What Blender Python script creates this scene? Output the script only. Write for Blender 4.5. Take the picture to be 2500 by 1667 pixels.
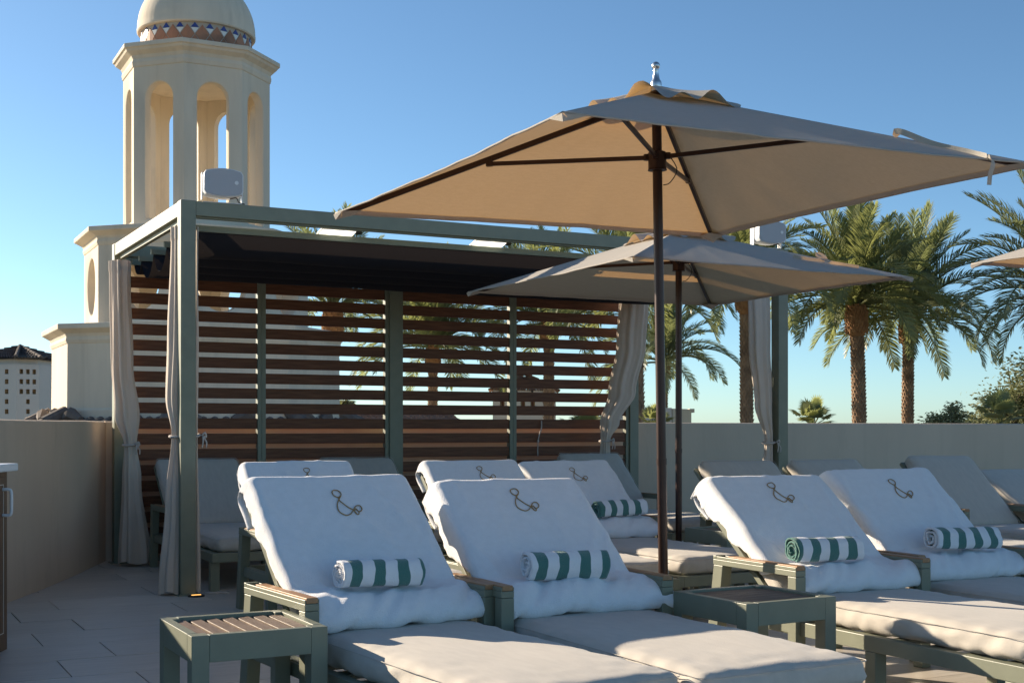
import bpy, bmesh, math, random
from mathutils import Vector, Matrix, noise
R = math.radians
for o in list(bpy.data.objects): bpy.data.objects.remove(o, do_unlink=True)
S = bpy.context.scene
COL = S.collection

# ------------------------------------------------------------------ camera
YAW = R(27.8); CH = 1.1; FPX = 3130.0; HOR = 1045.0
cam = bpy.data.cameras.new('camera'); camo = bpy.data.objects.new('camera', cam); COL.objects.link(camo)
cam.sensor_width = 36; cam.lens = FPX / 2500 * 36; cam.shift_y = (HOR - 833.5) / 2500
cam.clip_start = .05; cam.clip_end = 6000
camo.location = (0, 0, CH); camo.rotation_euler = (R(90), 0, -YAW)
S.camera = camo
# ------------------------------------------------------------------ sky, sun, exposure
SUN_EL = R(19); SUN_AZ = R(31)          # azimuth from +Y towards -X
W = bpy.data.worlds.new('World'); S.world = W; W.use_nodes = True
nt = W.node_tree; bg = nt.nodes['Background']
sk = nt.nodes.new('ShaderNodeTexSky'); sk.sky_type = 'NISHITA'; sk.sun_disc = False
sk.sun_elevation = SUN_EL; sk.sun_rotation = -SUN_AZ
sk.air_density = 0.7; sk.dust_density = 0.4; sk.ozone_density = 4.0; sk.altitude = 300
tint = nt.nodes.new('ShaderNodeMixRGB'); tint.blend_type = 'MULTIPLY'; tint.inputs[0].default_value = 1; tint.inputs[2].default_value = (.955, 1.01, .90, 1)
nt.links.new(sk.outputs[0], tint.inputs[1]); nt.links.new(tint.outputs[0], bg.inputs[0]); bg.inputs[1].default_value = 0.094
sl = bpy.data.lights.new('sun', 'SUN'); sl.energy = 5.0; sl.angle = R(.53); sl.color = (1, .85, .66)
so = bpy.data.objects.new('sun', sl); COL.objects.link(so)
sdir = Vector((-math.sin(SUN_AZ) * math.cos(SUN_EL), math.cos(SUN_AZ) * math.cos(SUN_EL), math.sin(SUN_EL)))
so.rotation_euler = sdir.to_track_quat('Z', 'Y').to_euler(); so.location = (-20, 25, 15)
S.view_settings.view_transform = 'Standard'; S.view_settings.look = 'None'
S.view_settings.exposure = 1.0; S.view_settings.gamma = 1
S.render.engine = 'CYCLES'
S.render.resolution_x = 1024; S.render.resolution_y = 682
S.cycles.max_bounces = 8; S.cycles.diffuse_bounces = 4; S.cycles.transparent_max_bounces = 8

# ------------------------------------------------------------------ helpers
FW = Vector((math.sin(YAW), math.cos(YAW), 0)); RT = Vector((math.cos(YAW), -math.sin(YAW), 0))
def atd(px, py, d):
    "world point that the photograph's pixel shows, at depth d metres"
    return Vector((0, 0, CH)) + FW * d + RT * ((px - 1250) / FPX * d) + Vector((0, 0, (HOR - py) / FPX * d))
def tag(o, label=None, cat=None, group=None, kind=None):
    if label: o['label'] = label
    if cat: o['category'] = cat
    if group: o['group'] = group
    if kind: o['kind'] = kind
    return o
def empty(name, loc=(0, 0, 0), rz=0, parent=None):
    o = bpy.data.objects.new(name, None); COL.objects.link(o)
    o.location = loc; o.rotation_euler = (0, 0, rz); o.empty_display_size = .1
    o.parent = parent
    return o
def link(name, me, parent=None, loc=None, rot=None):
    o = bpy.data.objects.new(name, me); COL.objects.link(o); o.parent = parent
    if loc is not None: o.location = loc
    if rot is not None: o.rotation_euler = rot
    return o
def catmull(pts, n):
    pts = [Vector(p) for p in pts]; P = [pts[0] * 2 - pts[1]] + pts + [pts[-1] * 2 - pts[-2]]
    L = [0]
    for i in range(1, len(pts)): L.append(L[-1] + (pts[i] - pts[i - 1]).length)
    out = []
    for k in range(n):
        s = L[-1] * k / (n - 1); i = 0
        while i < len(pts) - 2 and s > L[i + 1]: i += 1
        t = (s - L[i]) / max(1e-9, L[i + 1] - L[i])
        p0, p1, p2, p3 = P[i], P[i + 1], P[i + 2], P[i + 3]
        out.append(.5 * (2 * p1 + (p2 - p0) * t + (2 * p0 - 5 * p1 + 4 * p2 - p3) * t * t + (3 * p1 - p0 - 3 * p2 + p3) * t ** 3))
    return out
class MB:
    def __init__(s): s.v = []; s.f = []
    def add(s, vs, fs):
        b = len(s.v); s.v += [tuple(p) for p in vs]; s.f += [tuple(i + b for i in f) for f in fs]; return s
    def box(s, x0, x1, y0, y1, z0, z1, M=None):
        vs = [Vector(p) for p in ((x0, y0, z0), (x1, y0, z0), (x1, y1, z0), (x0, y1, z0), (x0, y0, z1), (x1, y0, z1), (x1, y1, z1), (x0, y1, z1))]
        if M: vs = [M @ p for p in vs]
        return s.add(vs, [(0, 3, 2, 1), (4, 5, 6, 7), (0, 1, 5, 4), (1, 2, 6, 5), (2, 3, 7, 6), (3, 0, 4, 7)])
    def bar(s, a, b, w, h, up=(0, 0, 1)):
        a = Vector(a); b = Vector(b); d = (b - a).normalized(); x = d.cross(Vector(up)).normalized(); y = x.cross(d)
        vs = [c + x * (w / 2 * i) + y * (h / 2 * j) for c in (a, b) for i, j in ((-1, -1), (1, -1), (1, 1), (-1, 1))]
        return s.add(vs, [(0, 3, 2, 1), (4, 5, 6, 7), (0, 1, 5, 4), (1, 2, 6, 5), (2, 3, 7, 6), (3, 0, 4, 7)])
    def tube(s, pts, r, n=8, closed=False):
        pts = [Vector(p) for p in pts]; m = len(pts); rs = r if hasattr(r, '__len__') else [r] * m
        vs = []; x = None
        for i, p in enumerate(pts):
            if closed: d = pts[(i + 1) % m] - pts[i - 1]
            else: d = pts[min(i + 1, m - 1)] - pts[max(i - 1, 0)]
            d.normalize()
            if x is None: x = d.orthogonal().normalized()
            else: x = (x - d * x.dot(d)).normalized()
            y = d.cross(x)
            vs += [p + (x * math.cos(2 * math.pi * k / n) + y * math.sin(2 * math.pi * k / n)) * rs[i] for k in range(n)]
        fs = []
        for i in range(m if closed else m - 1):
            j = (i + 1) % m
            fs += [(i * n + k, i * n + (k + 1) % n, j * n + (k + 1) % n, j * n + k) for k in range(n)]
        if not closed: fs += [tuple(range(n - 1, -1, -1)), tuple(range((m - 1) * n, m * n))]
        return s.add(vs, fs)
    def lathe(s, prof, n=24, a0=0, cap=True):
        vs = []; m = len(prof)
        for r, z in prof: vs += [(r * math.cos(a0 + 2 * math.pi * k / n), r * math.sin(a0 + 2 * math.pi * k / n), z) for k in range(n)]
        fs = []
        for i in range(m - 1): fs += [(i * n + k, i * n + (k + 1) % n, (i + 1) * n + (k + 1) % n, (i + 1) * n + k) for k in range(n)]
        if cap: fs += [tuple(range(n - 1, -1, -1)), tuple(range((m - 1) * n, m * n))]
        return s.add(vs, fs)
    def grid(s, fn, nu, nv, wrap=False):
        vs = [fn(i / (nu if wrap else nu - 1), j / (nv - 1)) for j in range(nv) for i in range(nu)]
        fs = []
        for j in range(nv - 1):
            for i in range(nu if wrap else nu - 1):
                k = (i + 1) % nu
                fs.append((j * nu + i, j * nu + k, (j + 1) * nu + k, (j + 1) * nu + i))
        return s.add(vs, fs)
    def mesh(s, name, mat, smooth=False):
        me = bpy.data.meshes.new(name); me.from_pydata(s.v, [], s.f); me.update()
        for m in (mat if isinstance(mat, (list, tuple)) else [mat]): me.materials.append(m)
        if smooth:
            for p in me.polygons: p.use_smooth = True
        return me
    def build(s, name, mat, parent=None, smooth=False, bevel=0, solid=0, loc=None, rot=None, auto=False):
        o = link(name, s.mesh(name, mat, smooth or auto), parent, loc, rot)
        if auto:
            o.data.set_sharp_from_angle(angle=R(35))
        if solid:
            md = o.modifiers.new('solid', 'SOLIDIFY'); md.thickness = solid; md.offset = 0
        if bevel:
            md = o.modifiers.new('bevel', 'BEVEL'); md.width = bevel; md.segments = 2; md.limit_method = 'ANGLE'; md.angle_limit = R(40)
        return o
def nz(x, y, z=0, s=1): return noise.noise(Vector((x * s, y * s, z * s)))

# ------------------------------------------------------------------ materials
def mat(name, col, rough=.6, metal=0, var=0, vscale=6, col2=None, bump=0, bscale=60, stretch=(1, 1, 1), trans=0, tcol=None, spec=.5, emit=None, estr=0, coord='Object', detail=4, sheen=0, stain=0, stain_col=(.1, .08, .06), sscale=2.0, streak=0):
    m = bpy.data.materials.new(name); m.use_nodes = True; t = m.node_tree; N = t.nodes; L = t.links
    b = N['Principled BSDF']; out = N['Material Output']
    b.inputs['Roughness'].default_value = rough; b.inputs['Metallic'].default_value = metal
    b.inputs['Specular IOR Level'].default_value = spec
    c4 = (*col, 1); b.inputs['Base Color'].default_value = c4
    tc = N.new('ShaderNodeTexCoord'); mp = N.new('ShaderNodeMapping'); L.new(tc.outputs[coord], mp.inputs[0]); mp.inputs['Scale'].default_value = stretch
    cur = None
    if var or col2:
        n1 = N.new('ShaderNodeTexNoise'); n1.inputs['Scale'].default_value = vscale; n1.inputs['Detail'].default_value = detail
        L.new(mp.outputs[0], n1.inputs['Vector'])
        rp = N.new('ShaderNodeValToRGB'); L.new(n1.outputs[0], rp.inputs[0])
        rp.color_ramp.elements[0].position = .3; rp.color_ramp.elements[1].position = .7
        if col2: a, c = col, col2
        else: a = tuple(x * (1 - var) for x in col); c = tuple(min(1, x * (1 + var)) for x in col)
        rp.color_ramp.elements[0].color = (*a, 1); rp.color_ramp.elements[1].color = (*c, 1)
        cur = rp.outputs[0]
    if stain:
        n3 = N.new('ShaderNodeTexNoise'); n3.inputs['Scale'].default_value = sscale; n3.inputs['Detail'].default_value = 8; n3.inputs['Roughness'].default_value = .7
        L.new(mp.outputs[0], n3.inputs['Vector'])
        r3 = N.new('ShaderNodeValToRGB'); L.new(n3.outputs[0], r3.inputs[0]); r3.color_ramp.elements[0].position = .55; r3.color_ramp.elements[1].position = .75
        r3.color_ramp.elements[0].color = (0, 0, 0, 1); r3.color_ramp.elements[1].color = (stain, stain, stain, 1)
        mx = N.new('ShaderNodeMixRGB'); L.new(r3.outputs[0], mx.inputs[0])
        if cur: L.new(cur, mx.inputs[1])
        else: mx.inputs[1].default_value = c4
        mx.inputs[2].default_value = (*stain_col, 1); cur = mx.outputs[0]
    if streak and cur:
        mp2 = N.new('ShaderNodeMapping'); L.new(tc.outputs[coord], mp2.inputs[0]); mp2.inputs['Scale'].default_value = (7, 7, .35)
        n4 = N.new('ShaderNodeTexNoise'); n4.inputs['Scale'].default_value = 1.0; n4.inputs['Detail'].default_value = 6; L.new(mp2.outputs[0], n4.inputs['Vector'])
        r4 = N.new('ShaderNodeValToRGB'); L.new(n4.outputs[0], r4.inputs[0]); r4.color_ramp.elements[0].position = .54; r4.color_ramp.elements[1].position = .74
        r4.color_ramp.elements[0].color = (0, 0, 0, 1); r4.color_ramp.elements[1].color = (streak, streak, streak, 1)
        mx4 = N.new('ShaderNodeMixRGB'); L.new(r4.outputs[0], mx4.inputs[0]); L.new(cur, mx4.inputs[1]); mx4.inputs[2].default_value = (*[c * .62 for c in col], 1); cur = mx4.outputs[0]
    if cur: L.new(cur, b.inputs['Base Color'])
    bp = None
    if bump:
        n2 = N.new('ShaderNodeTexNoise'); n2.inputs['Scale'].default_value = bscale; n2.inputs['Detail'].default_value = 3
        L.new(mp.outputs[0], n2.inputs['Vector'])
        bp = N.new('ShaderNodeBump'); bp.inputs['Strength'].default_value = bump; bp.inputs['Distance'].default_value = .01
        L.new(n2.outputs[0], bp.inputs['Height']); L.new(bp.outputs[0], b.inputs['Normal'])
    if sheen:
        b.inputs['Sheen Weight'].default_value = sheen; b.inputs['Sheen Roughness'].default_value = .6
    if emit:
        b.inputs['Emission Color'].default_value = (*emit, 1); b.inputs['Emission Strength'].default_value = estr
    if trans:
        tr = N.new('ShaderNodeBsdfTranslucent'); tr.inputs[0].default_value = (*(tcol or col), 1)
        if bp: L.new(bp.outputs[0], tr.inputs['Normal'])
        mx = N.new('ShaderNodeMixShader'); mx.inputs[0].default_value = trans
        L.new(b.outputs[0], mx.inputs[1]); L.new(tr.outputs[0], mx.inputs[2]); L.new(mx.outputs[0], out.inputs[0])
    return m
M = {}
M['sage'] = mat('sage powder coat', (.195, .205, .145), rough=.45, var=.06, vscale=12, bump=.05, bscale=300)
M['cushion'] = mat('cushion weave', (.50, .455, .39), rough=.9, var=.05, vscale=40, bump=.14, bscale=420, stretch=(1, .3, 1), sheen=.15)
M['towel'] = mat('terry towel', (.82, .82, .83), rough=.95, var=.03, vscale=30, bump=.5, bscale=260, sheen=.5)
M['gold'] = mat('gold embroidery', (.36, .22, .085), rough=.6, bump=.3, bscale=400)
M['teak'] = mat('oiled teak', (.30, .155, .07), rough=.5, col2=(.42, .24, .115), vscale=9, stretch=(6, .5, 6), bump=.1, bscale=60)
M['dteak'] = mat('weathered teak slat', (.12, .075, .045), rough=.55, col2=(.19, .125, .08), vscale=14, stretch=(6, .6, 6), bump=.15, bscale=80)
M['slat'] = mat('wood grain slat', (.10, .037, .018), rough=.5, spec=.25, col2=(.20, .082, .04), vscale=9, stretch=(.6, 6, 14), bump=.12, bscale=60, detail=8)
M['stucco'] = mat('cream stucco', (.67, .58, .45), rough=.9, var=.10, vscale=1.4, stretch=(1, 1, .3), bump=.35, bscale=11, stain=.45, streak=.3, stain_col=(.45, .395, .31), sscale=1.6, detail=8)
M['parapet'] = mat('tan parapet plaster', (.54, .42, .305), rough=.9, var=.06, vscale=1.5, bump=.25, bscale=40, stain=.5, streak=.15, stain_col=(.34, .27, .2), sscale=1.3, stretch=(1, 1, .35), detail=8)
M['tile'] = mat('porcelain deck tile', (.55, .495, .43), rough=.6, var=.09, vscale=30, stretch=(.25, 1.6, 1), bump=.08, bscale=90, detail=8)
M['grout'] = mat('deck joint', (.03, .028, .026), rough=.95)
M['canopy'] = mat('umbrella canvas', (.55, .51, .45), rough=.9, var=.05, vscale=70, bump=.15, bscale=150, stretch=(.25, 1, 1), trans=.30, tcol=(.48, .28, .11))
M['bronze'] = mat('bronze pole', (.045, .020, .014), rough=.33, metal=.35, var=.1, vscale=20)
M['chrome'] = mat('polished steel', (.6, .6, .6), rough=.28, metal=1)
M['curtain'] = mat('linen curtain', (.70, .60, .50), rough=.9, var=.04, vscale=20, bump=.2, bscale=180, stretch=(1, 1, .2), trans=.22, tcol=(.55, .45, .36))
M['rope'] = mat('cotton tie', (.52, .46, .41), rough=.9)
M['awning'] = mat('black awning mesh', (.014, .014, .019), rough=.8, spec=.2, bump=.2, bscale=300, trans=.10, tcol=(.05, .04, .035))
M['white'] = mat('white plastic', (.72, .72, .72), rough=.4)
M['grille'] = mat('speaker grille', (.42, .42, .44), rough=.55, bump=.3, bscale=500)
M['black'] = mat('black metal', (.02, .02, .02), rough=.5)
M['lamp'] = mat('panel lamp diffuser', (.9, .9, .85), emit=(1, .94, .78), estr=1.1)
M['amber'] = mat('amber ground light', (.8, .5, .2), emit=(1, .5, .12), estr=1.1)
M['walnut'] = mat('walnut cabinet', (.11, .06, .03), rough=.5, col2=(.17, .10, .05), vscale=10, stretch=(8, 8, .6), bump=.08, bscale=60)
M['inlay'] = mat('white inlay', (.7, .68, .62), rough=.5)
M['solid'] = mat('white countertop', (.78, .78, .77), rough=.35)
M['rust'] = mat('terracotta wall tile', (.36, .16, .085), rough=.65, var=.3, vscale=2.5)
M['blue'] = mat('cobalt wall tile', (.02, .04, .22), rough=.3)
M['ivory'] = mat('ivory wall tile', (.75, .72, .65), rough=.35)
M['mortar'] = mat('mortar', (.45, .4, .33), rough=.9)
M['clay'] = mat('clay roof tile', (.25, .125, .075), rough=.85, col2=(.36, .21, .14), vscale=3, bump=.3, bscale=20)
M['oldclay'] = mat('weathered roof tile', (.10, .085, .08), rough=.9, col2=(.20, .155, .125), vscale=4, bump=.3, bscale=20)
M['farwall'] = mat('far white stucco', (.58, .55, .50), rough=.9, var=.05, vscale=.6, bump=.15, bscale=8)
M['farrev'] = mat('ochre window reveal', (.42, .30, .17), rough=.9)
M['farwood'] = mat('brown shutter', (.14, .06, .035), rough=.7, var=.2, vscale=4)
M['frond'] = mat('palm leaflet', (.13, .155, .07), rough=.40, col2=(.225, .24, .115), vscale=1.6, trans=.42, tcol=(.38, .41, .14))
M['frond2'] = mat('grey green palm leaflet', (.125, .15, .085), rough=.40, col2=(.21, .225, .13), vscale=1.6, trans=.42, tcol=(.34, .38, .15))
M['boot'] = mat('palm boot', (.26, .12, .05), rough=.9, col2=(.42, .22, .095), vscale=5, bump=.5, bscale=12)
M['trunk'] = mat('palm trunk', (.20, .125, .075), rough=.95, col2=(.40, .26, .155), vscale=4, bump=.5, bscale=14)
M['leaf'] = mat('mesquite leaf', (.15, .165, .08), rough=.6, col2=(.25, .255, .13), vscale=1.5, trans=.4, tcol=(.3, .31, .12))
M['bark'] = mat('tree bark', (.09, .07, .05), rough=.95, var=.3, vscale=6, bump=.4, bscale=12)
M['ground'] = mat('dry ground', (.22, .18, .13), rough=.95, col2=(.13, .14, .07), vscale=.05, bump=.2, bscale=1)
def stripe_mat():
    m = bpy.data.materials.new('striped pool towel'); m.use_nodes = True; t = m.node_tree; N = t.nodes; L = t.links
    b = N['Principled BSDF']; b.inputs['Roughness'].default_value = .95; b.inputs['Sheen Weight'].default_value = .3
    tc = N.new('ShaderNodeTexCoord'); sp = N.new('ShaderNodeSeparateXYZ'); L.new(tc.outputs['Object'], sp.inputs[0])
    nn = N.new('ShaderNodeTexNoise'); nn.inputs['Scale'].default_value = 9; L.new(tc.outputs['Object'], nn.inputs[0])
    a = N.new('ShaderNodeMath'); a.operation = 'MULTIPLY_ADD'; L.new(nn.outputs[0], a.inputs[0]); a.inputs[1].default_value = .035; L.new(sp.outputs[0], a.inputs[2])
    d = N.new('ShaderNodeMath'); d.operation = 'DIVIDE'; L.new(a.outputs[0], d.inputs[0]); d.inputs[1].default_value = .098
    f = N.new('ShaderNodeMath'); f.operation = 'FRACT'; L.new(d.outputs[0], f.inputs[0])
    g = N.new('ShaderNodeMath'); g.operation = 'GREATER_THAN'; L.new(f.outputs[0], g.inputs[0]); g.inputs[1].default_value = .53
    mx = N.new('ShaderNodeMixRGB'); L.new(g.outputs[0], mx.inputs[0]); mx.inputs[1].default_value = (.82, .82, .83, 1); mx.inputs[2].default_value = (.065, .185, .16, 1)
    L.new(mx.outputs[0], b.inputs['Base Color'])
    n2 = N.new('ShaderNodeTexNoise'); n2.inputs['Scale'].default_value = 260; L.new(tc.outputs['Object'], n2.inputs[0])
    bp = N.new('ShaderNodeBump'); bp.inputs['Strength'].default_value = .5; bp.inputs['Distance'].default_value = .01; L.new(n2.outputs[0], bp.inputs['Height']); L.new(bp.outputs[0], b.inputs['Normal'])
    return m
M['stripe'] = stripe_mat()

# ================================================================== SETTING
g = MB(); g.box(-1500, 1500, -1500, 3000, -5.3, -5.0)
tag(g.build('ground', M['ground']), kind='structure')
# deck: slab with a tile object for every tile the picture can show
fl = MB(); fl.box(-7, 18, -5, 11.6, -.5, -.022)
floor = tag(fl.build('floor', M['grout']), kind='structure')
TW, TD, Y0 = .945, .4475, 5.935
t0 = MB(); e = .006; b = .0035
vs = [(-TW / 2 + .0032, -TD / 2 + .0026, -.02), (TW / 2 - .0032, -TD / 2 + .0026, -.02), (TW / 2 - .0032, TD / 2 - .0026, -.02), (-TW / 2 + .0032, TD / 2 - .0025, -.02)]
up = [(x, y, 0) for x, y, z in vs]
t0.add(vs + up, [(4, 5, 6, 7), (0, 1, 5, 4), (1, 2, 6, 5), (2, 3, 7, 6), (3, 0, 4, 7)])
tmeshes = []
for k in range(4):
    mm = t0.mesh('tile', mat('porcelain deck tile', tuple(c * q for c, q in zip((.55, .495, .43), (1, 1, 1))) if k == 0 else tuple(c * (.88 + .07 * k) for c in (.55, .495, .43)), rough=.42, var=.10, vscale=22, stretch=(.2, 1.8, 1), bump=.06, bscale=90, detail=8, stain=.35, stain_col=(.30, .26, .22), sscale=3))
    tmeshes.append(mm)
rng = random.Random(3)
far = MB()
for r_ in range(-14, 13):
    yc = Y0 + (r_ + .5) * TD
    x0 = .925 if r_ % 2 == 0 else 1.20
    for c in range(-8, 18):
        xc = x0 + (c + .5) * TW
        if yc > 11.3: continue
        d = xc * FW.x + yc * FW.y; lt = (xc * RT.x + yc * RT.y)
        if 1.2 < d < 16 and abs(lt) < .46 * d + .8 and xc > -1.2:
            o = link('tile', rng.choice(tmeshes), floor, (xc, yc, rng.uniform(-.0012, .0008)))
        else:
            far.box(xc - TW / 2 + .0045, xc + TW / 2 - .0045, yc - TD / 2 + .0025, yc + TD / 2 - .0025, -.02, 0)
fo = far.build('tile_field', M['tile'], floor); fo['kind'] = 'stuff'

# ---- parapet walls
def parapet(name, pts, h, th, label, side=1):
    m = MB(); n = len(pts); prof = [(0, -.2), (0, h - .03), (.008, h - .008), (.03, h), (th - .03, h), (th - .008, h - .008), (th, h - .03), (th, -.2)]
    for i, p in enumerate(pts):
        a = Vector(pts[max(i - 1, 0)]); c = Vector(pts[min(i + 1, n - 1)]); d = (c - a).normalized(); nn = Vector((-d.y, d.x)) * side
        for w, z in prof: m.v.append((p[0] + nn.x * w, p[1] + nn.y * w, z + .004 * nz(p[0] * 1.3, p[1] * 1.3, 3) * (z > 0)))
    k = len(prof)
    for i in range(n - 1):
        for j in range(k - 1): m.f.append((i * k + j, (i + 1) * k + j, (i + 1) * k + j + 1, i * k + j + 1))
    m.f += [tuple(range(k)), tuple(range((n - 1) * k, n * k))]
    return tag(m.build(name, M['parapet'], auto=True), label, 'wall')
parapet('parapet_wall', [(1.98 + .25 * i, 10.99) for i in range(0, 66)], 1.158, .22, 'long straight tan plaster parapet running behind the slatted cabana and palms')
pl = [Vector((2.08, 11.24)), Vector((1.975, 10.985)), Vector((1.48, 9.77)), Vector((.955, 8.63)), Vector((.25, 7.25)), Vector((-.55, 5.75)), Vector((-1.8, 3.6)), Vector((-3.2, 1.2))]
pl = [(p.x, p.y) for p in catmull([p.to_3d() for p in pl], 60)]
parapet('parapet_wall', pl, 1.158, .22, 'gently curved tan plaster parapet beside the walnut cabinet', side=-1)

# ================================================================== CABANA
PX0, PX1, PY0, PY1, PH = 2.05, 7.03, 8.50, 10.77, 2.60
cab = tag(empty('cabana', (0, 0, 0)), 'sage green metal cabana with dark wooden slat screen and black awning', 'pergola')
PW = .10
for x, y in ((PX0, PY0), (PX1, PY0), (PX0, PY1), (PX1, PY1)):
    m = MB(); m.box(x - PW / 2, x + PW / 2, y - PW / 2, y + PW / 2, 0, PH)
    m.build('post', M['sage'], cab, bevel=.004)
    m = MB(); m.box(x - .075, x + .075, y - .075, y + .075, 0, .008); m.build('base_plate', M['sage'], cab)
mx = (PX0 + PX1) / 2 - .08
m = MB(); m.box(4.46 - .05, 4.46 + .05, PY1 - .05, PY1 + .05, 0, PH - .14); m.build('post', M['sage'], cab, bevel=.004)
BH = .098
for y in (PY0, PY1):
    m = MB(); m.box(PX0 + .0505, PX1 - .0505, y - .045, y + .045, PH - BH, PH - .002)
    m.box(PX0 + .0505, PX1 - .0505, y - .02, y + .02, PH - BH - .012, PH - BH)
    m.build('beam', M['sage'], cab, bevel=.003)
for x in (PX0, PX1):
    m = MB(); m.box(x - .045, x + .045, PY0 + .0505, PY1 - .0505, PH - BH, PH - .002)
    m.box(x - .012, x + .022, PY0 + .0505, PY1 - .0505, PH - BH - .03, PH - BH)
    m.build('beam', M['sage'], cab, bevel=.003)
# slat screen: four framed panels on the back
edges = [(PX0 + .05, 3.234), (3.234, 4.41), (4.51, 5.676), (5.676, PX1 - .05)]
sz0, sp, sh = 2.343, .1288, .0895
for i, (a, c) in enumerate(edges):
    pn = MB(); fw = .036
    pn.box(a + .001, a + fw, PY1 - .03, PY1 + .03, .04, PH - BH - .013); pn.box(c - fw, c - .001, PY1 - .03, PY1 + .03, .04, PH - BH - .013)
    pn.box(a + fw, c - fw, PY1 - .028, PY1 + .028, PH - BH - .05, PH - BH - .014); pn.box(a + fw, c - fw, PY1 - .028, PY1 + .028, .005, .04)
    po = pn.build('screen_panel', M['sage'], cab, bevel=.002)
    w = c - a - 2 * fw - .002
    sm = MB(); sm.box(-w / 2, w / 2, -.014, .014, -sh, 0); me = sm.mesh('slat', M['slat'])
    for k in range(18):
        zz = sz0 - k * sp
        if zz - sh < .04: continue
        o = link('slat', me, po, ((a + c) / 2, PY1 - .004 + rng.uniform(-.001, .001), zz))
        md = o.modifiers.new('bevel', 'BEVEL'); md.width = .003; md.segments = 2
# awning: rods with fabric swags between
rods = [8.64, 9.06, 9.50, 9.94, 10.38, 10.66]
ax0, ax1 = PX0 + .075, PX1 - .075
for k, y in enumerate(rods):
    m = MB(); zb = 2.425
    m.box(ax0, ax1, y - .016, y + .016, zb, zb + .042)
    for q in (.009, .021, .033): m.box(ax0, ax1, y - .0185, y - .016, zb + q - .003, zb + q + .003)
    m.build('awning_rail', M['sage'], cab, bevel=.0015)
for k in range(len(rods) - 1):
    y0, y1 = rods[k] + .003, rods[k + 1] - .003; sg = .155 if k < 4 else .09
    def fn(u, v, y0=y0, y1=y1, sg=sg, k=k):
        x = ax0 + .02 + (ax1 - ax0 - .04) * u
        s = sg * (1 - (2 * v - 1) ** 2) ** .85
        return (x, y0 + (y1 - y0) * v + .01 * nz(x * 1.1, k, 2), 2.427 - s * (1 + .09 * nz(x * .9, k * 3.1, 5)) + .003 * nz(x * 6, v * 3, k))
    m = MB(); m.grid(fn, 60, 17); m.build('awning_fabric', M['awning'], cab, smooth=True)
# slim panel lamps behind the front beam
for i, (px, lab) in enumerate(((835, 'thin lit panel lamp under the cabana beam nearer the dome tower'), (1208, 'thin lit panel lamp under the middle of the cabana beam'))):
    d = 8.75 * .8846 / 1; p = atd(px, 560, 8.3); 
    x = PY0 / (FW.y + RT.y * (px - 1250) / FPX) * (FW.x + RT.x * (px - 1250) / FPX)
    L_ = tag(empty('panel_lamp', (x, PY0 + .075, PH - BH - .012)), lab, 'lamp', 'panel lamps under the cabana beam')
    L_.rotation_euler = (R(-14), 0, 0)
    m = MB(); m.box(-.13, .13, -.028, .10, -.004, .010); m.build('housing', M['white'], L_, bevel=.002)
    m = MB(); m.box(-.122, .122, -.022, .094, -.0075, -.0045); m.build('diffuser', M['lamp'], L_)
    m = MB(); m.box(.132, .175, -.01, .02, -.006, .008); m.tube([(.15, 0, .005), (.16, -.02, .02), (.16, -.045, .03)], .006); m.build('bracket', M['black'], L_)

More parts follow.
